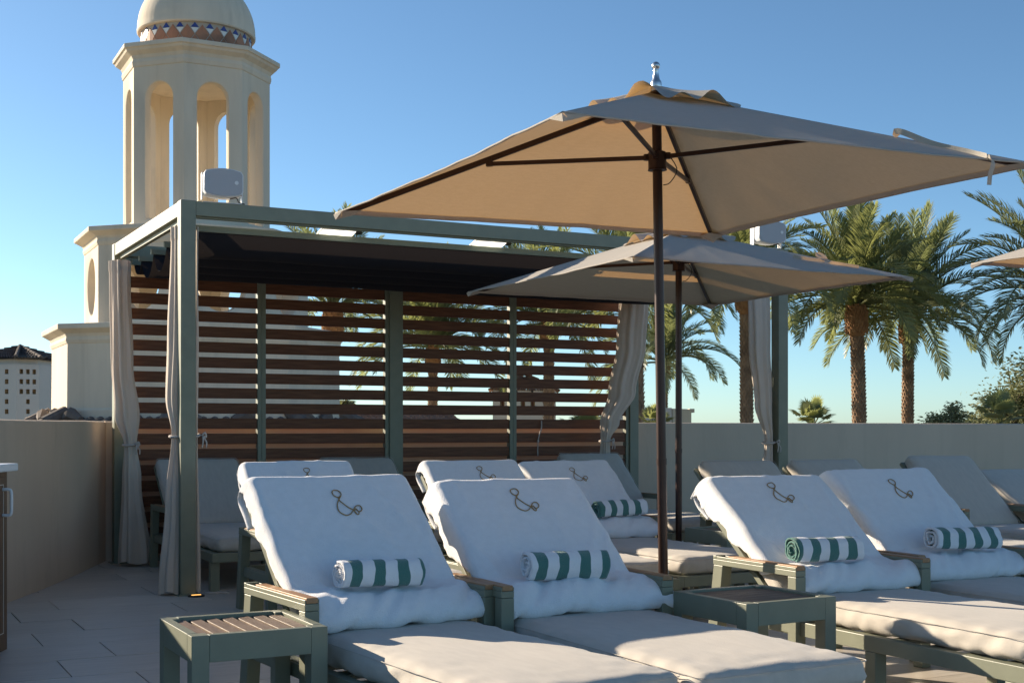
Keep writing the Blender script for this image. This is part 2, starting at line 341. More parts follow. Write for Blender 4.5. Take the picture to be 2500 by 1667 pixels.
# ---- curtains
def curtain(name, keys, label, seed, npl=9, tie=None, amp=.016):
    rg = random.Random(seed); ph = rg.uniform(0, 6)
    root = tag(empty(name, (keys[0][1], keys[0][2], 0)), label, 'curtain', 'linen curtains tied to the cabana posts')
    ox, oy = keys[0][1], keys[0][2]
    ks = sorted(keys)
    def at(z):
        for a, c in zip(ks, ks[1:]):
            if a[0] <= z <= c[0]:
                t = (z - a[0]) / (c[0] - a[0]); t = t * t * (3 - 2 * t)
                return [a[i] + (c[i] - a[i]) * t for i in range(1, 6)]
        return list(ks[0][1:6]) if z < ks[0][0] else list(ks[-1][1:6])
    zt, zb = ks[-1][0], ks[0][0]
    def fn(u, v):
        z = zt + (zb - zt) * v; cx, cy, rx, ry, an = at(z); th = 2 * math.pi * u
        sq = min(rx, ry) / .07
        pl = amp * min(1.5, max(.45, sq)) * (math.sin(npl * th + ph + .8 * nz(z * 1.1, seed, 1)) + .5 * math.sin((npl * 2 - 3) * th + 2 * ph + 1.5 * nz(z * .8, seed, 4)))
        pl += .02 * nz(math.cos(th) * 1.2, math.sin(th) * 1.2 + seed, z * 1.2)
        x = (rx + pl) * math.cos(th); y = (ry + pl) * math.sin(th)
        c, s = math.cos(an), math.sin(an)
        zz = z + (.012 * math.sin(3 * th + ph) if v > .995 else 0)
        return (cx - ox + x * c - y * s, cy - oy + x * s + y * c, zz)
    m = MB(); m.grid(fn, 150, 110, wrap=True); m.build('drape', M['curtain'], root, smooth=True)
    def hd(u, v):
        z = zt - .001 - .085 * v; p = Vector(fn(u, (zt - z) / (zt - zb))); cx, cy = at(z)[:2]
        q = Vector((p.x - (cx - ox), p.y - (cy - oy), 0)); q = q * (1 + .004 / max(.02, q.length)); return (cx - ox + q.x, cy - oy + q.y, z)
    m = MB(); m.grid(hd, 150, 6, wrap=True); m.build('header_tape', M['curtain'], root, smooth=True)
    if tie:
        cx, cy, rx, ry, an = at(tie); m = MB(); rr = max(rx, ry) + .016
        pts = [(cx - ox + (rx + .016) * math.cos(t) * math.cos(an) - (ry + .016) * math.sin(t) * math.sin(an), cy - oy + (rx + .016) * math.cos(t) * math.sin(an) + (ry + .016) * math.sin(t) * math.cos(an), tie + .008 * math.sin(t + 1)) for t in [2 * math.pi * k / 28 for k in range(28)]]
        m.tube(pts, .009, 8, closed=True)
        kx, ky = pts[21][0] + .03, pts[21][1] - .012
        m.tube(catmull([(kx, ky, tie), (kx + .02, ky - .01, tie + .02), (kx + .03, ky, tie - .008), (kx + .008, ky - .01, tie - .005)], 14), .0065, 7)
        for dx in (.0, .022): m.tube(catmull([(kx + .005, ky - .012, tie - .005), (kx + dx + .005, ky - .02, tie - .04), (kx + dx * 1.3, ky - .015, tie - .08)], 8), .005, 7)
        m.build('tie', M['rope'], root, smooth=True)
    return root
# (z, cx, cy, rx, ry, angle)
cz = 2.44
curtain('curtain', [(cz, 2.012, 8.615, .035, .06, .1), (1.7, 1.998, 8.61, .040, .07, .1), (1.3, 1.985, 8.60, .042, .07, .1), (1.05, 2.0, 8.565, .028, .035, .1), (.6, 1.975, 8.56, .04, .055, .1), (.02, 1.945, 8.55, .06, .075, .1)], 'pale linen curtain tied to the front post nearest the curved parapet', 3, tie=1.05, npl=6, amp=.010)
curtain('curtain', [(cz, 2.125, 8.58, .014, .05, .0), (1.05, 2.116, 8.545, .012, .03, 0), (.02, 2.118, 8.53, .02, .04, 0)], 'narrow strip of linen showing beside the cabana post with the amber floor light', 8, npl=4, tie=1.05, amp=.006)
curtain('curtain', [(cz, 2.015, 10.55, .065, .07, .1), (1.6, 2.03, 10.55, .075, .075, .1), (1.2, 2.065, 10.54, .085, .075, .1), (.97, 2.085, 10.52, .04, .04, 0), (.7, 2.09, 10.5, .065, .06, 0), (.03, 2.115, 10.48, .125, .085, 0)], 'wide linen curtain hanging in the back corner against the curved parapet', 11, tie=.97, npl=7, amp=.011)
curtain('curtain', [(cz, 6.88, 10.50, .14, .06, -.3), (1.9, 6.84, 10.5, .14, .065, -.3), (1.45, 6.74, 10.5, .13, .065, -.3), (1.15, 6.60, 10.5, .09, .055, -.3), (.98, 6.55, 10.5, .04, .035, 0), (.6, 6.54, 10.5, .065, .05, 0), (.03, 6.54, 10.48, .10, .07, 0)], 'linen curtain dappled with slat light at the far end of the slat screen', 17, tie=.98, npl=8, amp=.008)
curtain('curtain', [(cz, 6.83, 8.54, .10, .055, .1), (1.8, 6.845, 8.54, .095, .06, .1), (1.3, 6.88, 8.53, .08, .055, .1), (1.0, 6.93, 8.52, .035, .035, 0), (.6, 6.91, 8.52, .06, .05, 0), (.03, 6.89, 8.52, .09, .07, 0)], 'linen curtain tied to the lone front post standing before the palms', 23, tie=.98, npl=7, amp=.009)

# ---- speakers on the front beam
def speaker(x, y, z, rz, label):
    s = tag(empty('speaker', (x, y, z), rz), label, 'speaker', 'weatherproof speakers on the cabana beam')
    w, h, d = .125, .083, .105
    def outline(k, sc=1, bul=.018):
        pts = []
        for i in range(13): t = -1 + 2 * i / 12; pts.append((w * .93 * t * sc, h * sc + bul * (1 - t * t) - .006))
        for i in range(5): t = 1 - 2 * (i + .5) / 5; pts.append(((w + .004) * sc, h * .86 * t * sc))
        for i in range(13): t = 1 - 2 * i / 12; pts.append((w * .93 * t * sc, -h * sc - bul * (1 - t * t) + .006))
        for i in range(5): t = -1 + 2 * (i + .5) / 5; pts.append((-(w + .004) * sc, h * .86 * t * sc))
        return pts
    def extr(name, mt, rings, par, bevel=0):
        m = MB(); n = len(outline(0))
        for yy, sc in rings: m.v += [(px, yy, pz + .125) for px, pz in outline(0, sc)]
        for r_ in range(len(rings) - 1): m.f += [(r_ * n + i, r_ * n + (i + 1) % n, (r_ + 1) * n + (i + 1) % n, (r_ + 1) * n + i) for i in range(n)]
        m.f += [tuple(range(n - 1, -1, -1)), tuple(range((len(rings) - 1) * n, len(rings) * n))]
        return m.build(name, mt, par, auto=True)
    body = extr('cabinet', M['white'], [(-d, .985), (-d + .01, 1), (.02, 1), (d * .8, .72), (d, .6)], s)
    extr('grille', M['grille'], [(-d - .006, .93), (-d + .001, .95)], s)
    m = MB(); m.lathe([(.013, 0), (.013, .004)], 20); bo = m.build('badge', M['white'], s, loc=(.083, -d - .006, .125), rot=(R(90), 0, 0))
    m = MB(); m.box(-.135, -.128, -.03, .03, .02, .2); m.box(-.128, .128, -.03, .03, .0, .006); m.box(.1285, .1345, -.03, .03, .006, .14); m.build('bracket', M['white'], s, bevel=.002)
    m = MB(); m.tube(catmull([(.05, -.03, .03), (.09, -.05, .035), (.11, -.02, .012), (.15, 0, .006)], 12), .004, 6); m.build('cable', M['black'], s)
    return s
speaker(2.285, 8.50, PH, R(-8), 'white speaker on the cabana beam right in front of the tower arches')
speaker(6.885, 8.50, PH - .0, R(-8), 'white speaker on the cabana corner showing above the far umbrella')
gl = tag(empty('ground_light', (2.085, 8.385, .001)), 'small round floor light glowing amber at the foot of the cabana post', 'light')
m = MB(); m.lathe([(.055, 0), (.055, .006), (.045, .009)], 28); m.build('housing', M['black'], gl)
m = MB(); m.box(-.03, .03, -.01, .01, .0095, .0115); m.build('lens', M['amber'], gl)
m = MB(); m.tube(catmull([(2.17, 8.47, .012), (2.22, 8.44, .01), (2.26, 8.46, .01), (2.30, 8.40, .009)], 16), .007, 6)
tag(m.build('loose_tie_cord', M['rope']), 'loose cotton tie cord lying on the deck by the cabana post', 'cord')
ck = MB(); ck.tube(catmull([(5.98, 10.735, 1.17), (5.975, 10.73, 1.10), (5.95, 10.73, 1.03), (5.94, 10.73, .98)], 10), .006, 6); ck.tube([(5.94, 10.73, .985), (5.938, 10.73, .965)], .011, 6); ck.tube(catmull([(5.94, 10.73, .965), (5.935, 10.73, .9), (5.937, 10.73, .83)], 6), .005, 6)
tag(ck.build('hanging_cord', M['rope'], smooth=True), 'knotted pale cord dangling on the slat screen near the dappled curtain', 'cord')

# ================================================================== CABINET
cb = tag(empty('cabinet', (.755, 6.83, 0), R(-25)), 'walnut cabinet with white countertop and white handle at the picture edge', 'cabinet')
# local: x to the right(+ = towards deck), y along the wall; visible face looks to +x... built around its near right corner
m = MB(); m.box(-.62, 0, -1.6, 0, .0, .885); m.build('carcass', M['walnut'], cb, bevel=.003)
m = MB(); m.box(-.66, .045, -1.66, .03, .887, .925); m.build('countertop', M['solid'], cb, bevel=.006)
for k in range(2):
    y1 = -.075 - k * .72; y0 = y1 - .66
    m = MB(); m.box(.001, .019, y0, y1, .06, .86); dr = m.build('door', M['walnut'], cb, bevel=.002)
    m = MB(); q = .035; 
    for (a, c, e_, f_) in ((y0 + q, y1 - q, .06 + q, .063 + q), (y0 + q, y1 - q, .857 - q, .86 - q), (y0 + q, y0 + q + .003, .063 + q, .857 - q), (y1 - q - .003, y1 - q, .063 + q, .857 - q)): m.box(.0195, .0205, a, c, e_, f_)
    m.build('inlay_line', M['inlay'], dr)
    m = MB(); hy = y1 - .05; m.tube(catmull([(.019, hy, .80), (.05, hy, .80), (.062, hy, .785), (.062, hy, .69), (.05, hy, .675), (.019, hy, .675)], 26), .0075, 10); m.build('handle', M['white'], dr, smooth=True)

# ================================================================== LOUNGERS
LB = .745           # backrest cushion length
HZ = .305
def cushion_mesh(name, hx, hy, hz_, r, seed, puff=.012, wr=.004):
    bm = bmesh.new()
    nx, ny, nzz = 26, max(26, int(26 * hy / hx)), 6
    def mp(x, y, z):
        p = Vector((x * hx, y * hy, z * hz_)); q = Vector((max(-hx + r, min(hx - r, p.x)), max(-hy + r, min(hy - r, p.y)), max(-hz_ + r, min(hz_ - r, p.z))))
        d = p - q
        if d.length > 1e-6: p = q + d.normalized() * r
        e = (1 - abs(x) ** 4) * (1 - abs(y) ** 4)
        if z > -.9: p.z += puff * e * (z + 1) / 2
        side = (1 - e)
        # puckers along the sides
        p.x += wr * nz(p.y * 13, z * 1.2, seed) * (abs(x) > .9) * 1.6
        p.y += wr * nz(p.x * 13, z * 1.2, seed + 7) * (abs(y) > .9) * 1.3
        p.z += wr * (.6 * nz(p.x * 3, p.y * 3, seed) + .9 * side * nz(p.x * 16, p.y * 16, seed + 2))
        return p
    def face(f, a, b_):
        g_ = [[bm.verts.new(f(-1 + 2 * i / a, -1 + 2 * j / b_)) for i in range(a + 1)] for j in range(b_ + 1)]
        for j in range(b_):
            for i in range(a): bm.faces.new((g_[j][i], g_[j][i + 1], g_[j + 1][i + 1], g_[j + 1][i]))
    face(lambda u, v: mp(u, v, 1), nx, ny); face(lambda u, v: mp(-u, v, -1), nx, ny)
    face(lambda u, v: mp(u, -1, v), nx, nzz); face(lambda u, v: mp(-u, 1, v), nx, nzz)
    face(lambda u, v: mp(1, u, v), ny, nzz); face(lambda u, v: mp(-1, -u, v), ny, nzz)
    bmesh.ops.remove_doubles(bm, verts=bm.verts, dist=.0004)
    me = bpy.data.meshes.new(name); bm.to_mesh(me); bm.free(); me.materials.append(M['cushion'])
    for p in me.polygons: p.use_smooth = True
    return me
SEATS = [cushion_mesh('seat_cushion', .335, .70, .050, .044, s, puff=.014, wr=.009) for s in (1, 5)]
BACKS = [cushion_mesh('back_cushion', .335, LB / 2, .046, .040, s, puff=.012, wr=.005) for s in (9, 13)]
def piping_mesh(hx, hy, r):
    m = MB(); pts = []
    for cx, cy, a0 in ((hx - r, hy - r, 0), (-hx + r, hy - r, 90), (-hx + r, -hy + r, 180), (hx - r, -hy + r, 270)):
        for k in range(5): a = R(a0 + 22.5 * k); pts.append((cx + r * math.cos(a), cy + r * math.sin(a), 0))
    m.tube(pts, .0016, 5, closed=True); return m.mesh('piping', M['cushion'], True)
PIPE_S = piping_mesh(.334, .699, .034); PIPE_B = piping_mesh(.334, LB / 2 - .001, .034)
AX = .395
_m = {}
def lounger_parts():
    m = MB()
    for s in (-1, 1): m.box(s * .352 - .021, s * .352 + .021, -1.40, .45, .20, .262)
    m.box(-.331, .331, -1.40, -1.355, .20, .262); m.box(-.331, .331, .40, .45, .20, .262)
    _m['bed_frame'] = m.mesh('bed_frame', M['sage'])
    m = MB(); m.box(-.331, .331, -.035, .035, -.009, .009); _m['bed_slat'] = m.mesh('bed_slat', M['sage'])
    m = MB(); m.box(-.03, .03, -.03, .03, 0, .1995); _m['leg'] = m.mesh('leg', M['sage'])
    # arm frame: front post, top rail, raked rear leg
    m = MB(); w = .0275
    m.box(-w, w, -.19, -.135, .0, .455)
    m.box(-w, w, -.19, .41, .456, .482)
    m.add([(x, y, z) for x in (-w, w) for y, z in ((.405, .4555), (.335, .4555), (.40, 0), (.475, 0))], [(0, 3, 2, 1), (4, 5, 6, 7), (0, 1, 5, 4), (1, 2, 6, 5), (2, 3, 7, 6), (3, 0, 4, 7)])
    m.box(-w, w, .385, .41, .482, .499); m.box(-w, -w + .005, -.19, .385, .482, .497); m.box(w - .005, w, -.19, .385, .482, .497)
    m.box(-.01, .01, -.13, .36, .205, .255)
    _m['arm_frame'] = m.mesh('arm_frame', M['sage'])
    m = MB(); m.box(-w + .0055, w - .0055, -.1905, .30, .483, .503); _m['armrest'] = m.mesh('armrest', M['teak'])
    m = MB()
    for s in (-1, 1): m.box(s * .318 - .014, s * .318 + .014, 0, LB + .01, -.032, -.004)
    m.box(-.304, .304, LB - .02, LB + .01, -.03, -.006); m.box(-.304, .304, 0.0, .03, -.03, -.006)
    _m['back_frame'] = m.mesh('back_frame', M['sage'])
    m = MB(); m.box(-.304, .304, -.03, .03, -.024, -.012); _m['back_slat'] = m.mesh('back_slat', M['sage'])
lounger_parts()
def lounger(x, y, rz, th, label, group, k=0):
    t = tag(empty('sun_lounger', (x, y, 0), R(rz)), label, 'sun lounger', group)
    th = R(th)
    def part(n, loc=(0, 0, 0), rot=(0, 0, 0), par=None, bev=.003):
        o = link(n, _m[n], par or t, loc, rot)
        if bev: md = o.modifiers.new('bevel', 'BEVEL'); md.width = bev; md.segments = 2; md.limit_method = 'ANGLE'
        return o
    bf = part('bed_frame')
    for i in range(7): part('bed_slat', (0, -1.28 + .19 * i, .247), par=bf, bev=0)
    for sx in (-1, 1):
        part('leg', (sx * .343, -1.33, 0)); part('leg', (sx * .343, -.62, 0))
        a = part('arm_frame', (sx * (AX - .0275), 0, 0)); part('armrest', par=a, bev=.002)
    s = link('seat_cushion', SEATS[k % 2], t, (0, -.675, .262 + .049)); link('piping', PIPE_S, s, (0, 0, .038))
    # back assembly: x -> x, y along the back, z along its normal
    rot = (th, 0, 0); loc = (0, .0, HZ)
    b_ = part('back_frame', loc, rot)
    for i in range(6): part('back_slat', (0, .1 + .11 * i, 0), par=b_, bev=0)
    off = Vector((0, (LB / 2 + .005) * math.cos(th) - .045 * math.sin(th), (LB / 2 + .005) * math.sin(th) + .045 * math.cos(th)))
    c = link('back_cushion', BACKS[k % 2], t, Vector(loc) + off, rot); link('piping', PIPE_B, c, (0, 0, .034))
    return t
EMB = [[(1060, 425), (1030, 440), (990, 420), (977, 390), (1000, 372), (1040, 370), (1065, 395), (1060, 425), (1035, 460), (1015, 510), (1020, 550), (1045, 580), (1095, 600), (1135, 590), (1165, 560), (1185, 530), (1215, 508), (1245, 512), (1255, 540), (1240, 562), (1215, 572), (1190, 545), (1178, 565), (1195, 590), (1215, 596), (1220, 572)],
       [(1028, 438), (1045, 470), (1080, 500), (1120, 530), (1165, 556), (1195, 585)]]
def towel(x, y, rz, th, label, seed, ex=.02, drape=(.075, .05), fold=(.36, .365)):
    rz = R(rz); th = R(th); sn, cs = math.sin(th), math.cos(th)
    def bn(b_, n_): return (0, b_ * cs - n_ * sn, HZ + b_ * sn + n_ * cs)
    T = LB + .01
    pts = [bn(T - .13, -.043), bn(T - .08, -.045), bn(T - .03, -.045), bn(T + .02, -.03), bn(T + .03, .03), bn(T + .022, .08), bn(T - .005, .108), bn(T - .06, .112), bn(T - .2, .114), bn(T - .36, .114), bn(.22, .114)]
    j = bn(.165, .116); pts += [j, (0, j[1] - .03, j[2] - .006), (0, -.06, .490), (0, -.115, .484), (0, -.165, .452), (0, -.188, .410), (0, -.168, .376), (0, -.10, .371), (0, -.03, .373)]
    NV = 130; P = catmull(pts, NV); NU = 72
    # running index where the fold begins
    jf = max(i for i, p in enumerate(P) if p.z > j[2] - .002)
    def pt(u, v, lift=0):
        f = v * (NV - 1); i = min(NV - 2, int(f)); t = f - i
        p = P[i].lerp(P[i + 1], t); d = (P[min(i + 2, NV - 1)] - P[max(0, i - 1)]).normalized(); n_ = Vector((0, d.z, -d.y))
        k = max(0, min(1, (f - jf) / 14)); k = k * k * (3 - 2 * k)
        U = -1 + 2 * u
        half = .352
        e = drape[0] if U < 0 else drape[1]
        nc = -p.y * sn + (p.z - HZ) * cs; wb = max(0, min(1, (nc + .045) / .15)); wb = wb * wb * (3 - 2 * wb)
        tf = max(0, min(1, (f - .2 * NV) / max(1, jf - .2 * NV)))
        e = e * wb * (1.0 - .62 * tf ** 1.5) * (.82 + .7 * nz(f * .06, seed, U * .3 + 3) + .12 * nz(f * .35, seed, 5))
        w = half + e; fh = fold[0] if U < 0 else fold[1]
        a = abs(U) * w; sgn = -1 if U < 0 else 1
        if a > half - .03:
            q = a - (half - .03); rr = .03 * math.pi / 2
            if q < rr: xx = half - .03 + .03 * math.sin(q / .03); dr = .03 * (1 - math.cos(q / .03))
            else: xx = half; dr = .03 + (q - rr)
        else: xx = a; dr = 0
        xu = sgn * xx; xf = U * fh * (1 + .02 * nz(f * .2, seed, 8))
        X = xu * (1 - k) + xf * k
        back_n = Vector((0, -sn, cs))
        q = p - back_n * (dr * (1 - k)) - Vector((0, 0, 1)) * (k * max(0, abs(U) - .93) * .18)
        # wrinkles
        wv = .0055 * nz(X * 5, f * .045, seed) + .0045 * nz(X * 13 + .5 * math.sin(f * .04 + seed), f * .018, seed + 4) * min(1, (f / 70) ** 1.5)
        for sd_ in (-1, 1):
            for q_ in (0, 1):
                u0 = sd_ * (.93 - .10 * q_ - (.30 + .12 * math.sin(seed * 3 + q_ * 2 + sd_)) * tf ** (1.2 + .5 * q_)); wv += (.0085 - .003 * q_) * math.exp(-((U - u0) / (.030 + .012 * q_)) ** 2) * min(1, tf * 5) * (1 - k) * (.6 + .8 * nz(f * .05, sd_ * 3, seed + q_))
        rg_ = 1 - abs(nz(X * 4.5 + f * .012 * math.sin(seed), f * .012, seed + 20)) * 6
        wv += .006 * max(0, rg_) * (1 - k) * min(1, f / 40)
        wv += (.012 * nz(f * .11, U * 3, seed + 6)) * max(0, abs(U) - .72) / .28 * (1 - k)
        wv += k * (.022 * nz(X * 7 + f * .07, f * .05, seed + 9) + .012 * nz(X * 20 + f * .16, f * .03, seed + 12))
        q = q + n_ * (wv + lift); X += .004 * nz(f * .1, U * 2, seed + 2)
        if k > 0: q.z = max(q.z, .3705)
        return Vector((X, q.y, q.z))
    m = MB(); m.grid(pt, NU, NV)
    o = m.build('towel', M['towel'], smooth=True, solid=.005, loc=(x, y, 0), rot=(0, 0, rz))
    tag(o, label, 'towel', 'white towels draped over the loungers')
    # embroidered rope motif on the front of the backrest
    fb = [i for i, p in enumerate(P)]
    def front(u_m, b_):      # find v for distance b_ along back on the front side
        B = [P[i].y * cs + (P[i].z - HZ) * sn for i in range(NV)]
        i = next(i for i in range(NV // 6, jf) if B[i] >= b_ > B[i + 1]); best = i + (B[i] - b_) / (B[i] - B[i + 1])
        u = .5 + u_m / (.352 + (drape[0] if u_m < 0 else drape[1])) / 2
        return pt(u, best / (NV - 1), .0055)
    m = MB()
    for st in EMB:
        q = []
        for a, c in st:
            xs = (a + .30 * (600 - c) - 1150) / 280 * .135; bs = (485 - c) / 230 * .14; an = .09 * math.sin(seed * 5.1)
            q.append(Vector((xs * math.cos(an) - bs * math.sin(an) + ex + .012 * math.sin(seed), .605 + .012 * math.cos(seed * 2) + xs * math.sin(an) + bs * math.cos(an), 0)))
        q = catmull(q, len(q) * 4)
        m.tube([front(p.x, p.y) for p in q], .0024, 6)
    m.build('embroidery', M['gold'], o, smooth=True)
    return o
def rolled(x, y, rz, lx, label, seed, L_=.39, tilt=0, r=.058):
    rg = random.Random(seed); turns = rg.choice((2.4, 2.9, 3.3)); n = 90; rg0 = rg.uniform(-.05, .05)
    def fn(u, v):
        X0 = rg0; X = (u - .5) * L_; a = v * turns * 2 * math.pi + seed
        rr = .012 + (r - .012) * (v ** .9)
        rr *= 1 + .16 * nz(math.cos(a) * 1.5, math.sin(a) * 1.5, X * 5 + seed) * (v > .3)
        z = rr * math.sin(a); yy = rr * math.cos(a) * 1.06
        if z < -.040: z = -.040 - (abs(z) - .040) * .25
        end = abs(u - .5) * 2
        X += (1 - v) * (.014 if end > .9 else 0) * (1 if u > .5 else -1) * rg.uniform(-.4, .4)
        z += .0025 * nz(X * 25, a, seed + 3); yy += .0025 * nz(X * 21, a, seed + 5)
        return (X + X0 + .010 * nz(a * .4, seed, 1) * end, yy * (1 + .06 * math.sin(X * 9 + seed)), z)
    m = MB(); m.grid(fn, 40, n)
    p = Matrix.Rotation(R(rz), 3, 'Z') @ Vector((lx - rg0, -.05, .555))
    o = m.build('rolled_towel', M['stripe'], smooth=True, solid=.0085, loc=(x + p.x, y + p.y, p.z), rot=(rg.uniform(-.4, .4), R(tilt), R(rz) + R(-4) + rg.uniform(-.11, .09)))
    return tag(o, label, 'rolled towel', 'green striped rolled towels')
FR = 'front row loungers'; MR = 'middle row loungers'; CR = 'loungers inside the cabana'; ER = 'bare loungers by the long parapet'
L = [
 # x, y, rz, th, label, group, towel?, roll?
 (1.835, 4.54, 4.5, 43.5, 'white-towelled lounger beside the slatted side table nearest the camera', FR),
 (2.62, 4.50, .3, 40.0, 'white-towelled lounger between the nearest lounger and the near umbrella pole', FR),
 (4.07, 4.52, -.5, 39.0, 'white-towelled lounger just right of the near umbrella pole', FR),
 (4.89, 4.62, -1, 41.0, 'white-towelled lounger on the right edge of the front row', FR),
 (2.56, 7.26, 0, 42.0, 'white-towelled lounger half hidden behind the nearest lounger', MR),
 (3.785, 7.28, 0, 41.0, 'white-towelled lounger in the middle row, left of the pair', MR),
 (4.575, 7.36, 0, 39.5, 'white-towelled lounger in the middle row beside the far umbrella pole', MR),
 (2.60, 9.92, 0, 41.0, 'bare grey lounger in the cabana beside the post with the amber light', CR),
 (3.96, 9.88, 0, 40.5, 'bare grey lounger at the middle of the slat screen', CR),
 (6.27, 9.85, 0, 42.5, 'bare grey lounger in the cabana next to the dappled curtain', CR),
 (5.82, 7.02, 0, 42.5, 'bare grey lounger just right of the far umbrella pole', ER),
 (6.60, 6.98, 0, 42.5, 'bare grey lounger in front of the lone curtained post', ER),
 (7.78, 7.00, -2, 44.5, 'bare grey lounger with tall back near the right edge', ER),
 (8.62, 6.98, -2, 31.0, 'bare grey lounger lying back, cut by the right picture edge', ER),
]
for k, a in enumerate(L): lounger(*a, k=k)
TL = [(0, 'white towel with gold motif over the lounger nearest the camera', .03, (.15, .12), (.36, .40)),
      (1, 'white towel with gold motif on the lounger left of the near umbrella pole', .03, (.14, .12), (.34, .40)),
      (2, 'white towel with gold motif on the lounger right of the near umbrella pole', .0, (.14, .12), (.345, .36)),
      (3, 'white towel with gold motif on the rightmost towelled lounger', .03, (.14, .12), (.35, .38)),
      (4, 'white towel showing only its top edge behind the nearest lounger', .06, (.13, .12), (.35, .35)),
      (5, 'white towel with gold motif on the middle row, left of the pair', .07, (.13, .12), (.35, .35)),
      (6, 'white towel with gold motif on the middle row lounger by the far pole', .05, (.13, .12), (.35, .40))]
for i, lab, ex, dr, fo_ in TL:
    a = L[i]; towel(a[0], a[1], a[2], a[3], lab, 11 + i * 7.3, ex, dr, fo_)
for i, lx, lab, Ln, tl in ((0, -.035, 'green striped rolled towel on the nearest lounger', .325, 1.5), (1, -.035, 'green striped rolled towel on the lounger left of the near umbrella pole', .345, 1.5),
                       (2, -.12, 'green striped rolled towel on the lounger right of the near umbrella pole', .345, 0), (3, .035, 'green striped rolled towel on the rightmost towelled lounger', .395, 2), (6, .10, 'green striped rolled towel on the middle row by the far pole', .38, -2)):
    a = L[i]; rolled(a[0], a[1], a[2], lx, lab, 5 + 3 * i, Ln, tl)

# ================================================================== SIDE TABLES
def side_table(x, y, rz, label, s=.455, h=.44, t=.058):
    r_ = tag(empty('side_table', (x, y, 0), R(rz)), label, 'side table', 'sage side tables with wooden slats'); q = s / 2
    m = MB(); ap = .088
    m.box(-q + t, q - t, -q, -q + t * .55, h - ap, h); m.box(-q + t, q - t, q - t * .55, q, h - ap, h)
    m.box(-q, -q + t * .55, -q + t, q - t, h - ap, h); m.box(q - t * .55, q, -q + t, q - t, h - ap, h)
    m.build('apron', M['sage'], r_, bevel=.002)
    for sx in (-1, 1):
        for sy in (-1, 1):
            m = MB(); m.box(sx * (q - t / 2) - t / 2 + .0003, sx * (q - t / 2) + t / 2 - .0003, sy * (q - t / 2) - t / 2 + .0003, sy * (q - t / 2) + t / 2 - .0003, 0, h - .0006); m.build('leg', M['sage'], r_, bevel=.002)
    inn = q - t * .55; n = 7; pit = (2 * inn) / n
    for i in range(n):
        cx = -inn + pit * (i + .5)
        m = MB(); Mt = Matrix.Translation((cx, 0, h - .022)) @ Matrix.Rotation(R(-4), 4, 'Y')
        m.box(-pit * .36, pit * .36, -inn + .001, inn - .001, -.014, .012, Mt); m.build('slat', M['dteak'], r_, bevel=.0022)
    return r_
side_table(1.225, 4.30, 0, 'sage side table nearest the camera beside the first lounger')
side_table(3.245, 4.085, 92, 'sage side table beside the near umbrella pole')
side_table(5.235, 6.80, 90, 'small sage side table partly hidden behind the right front lounger')

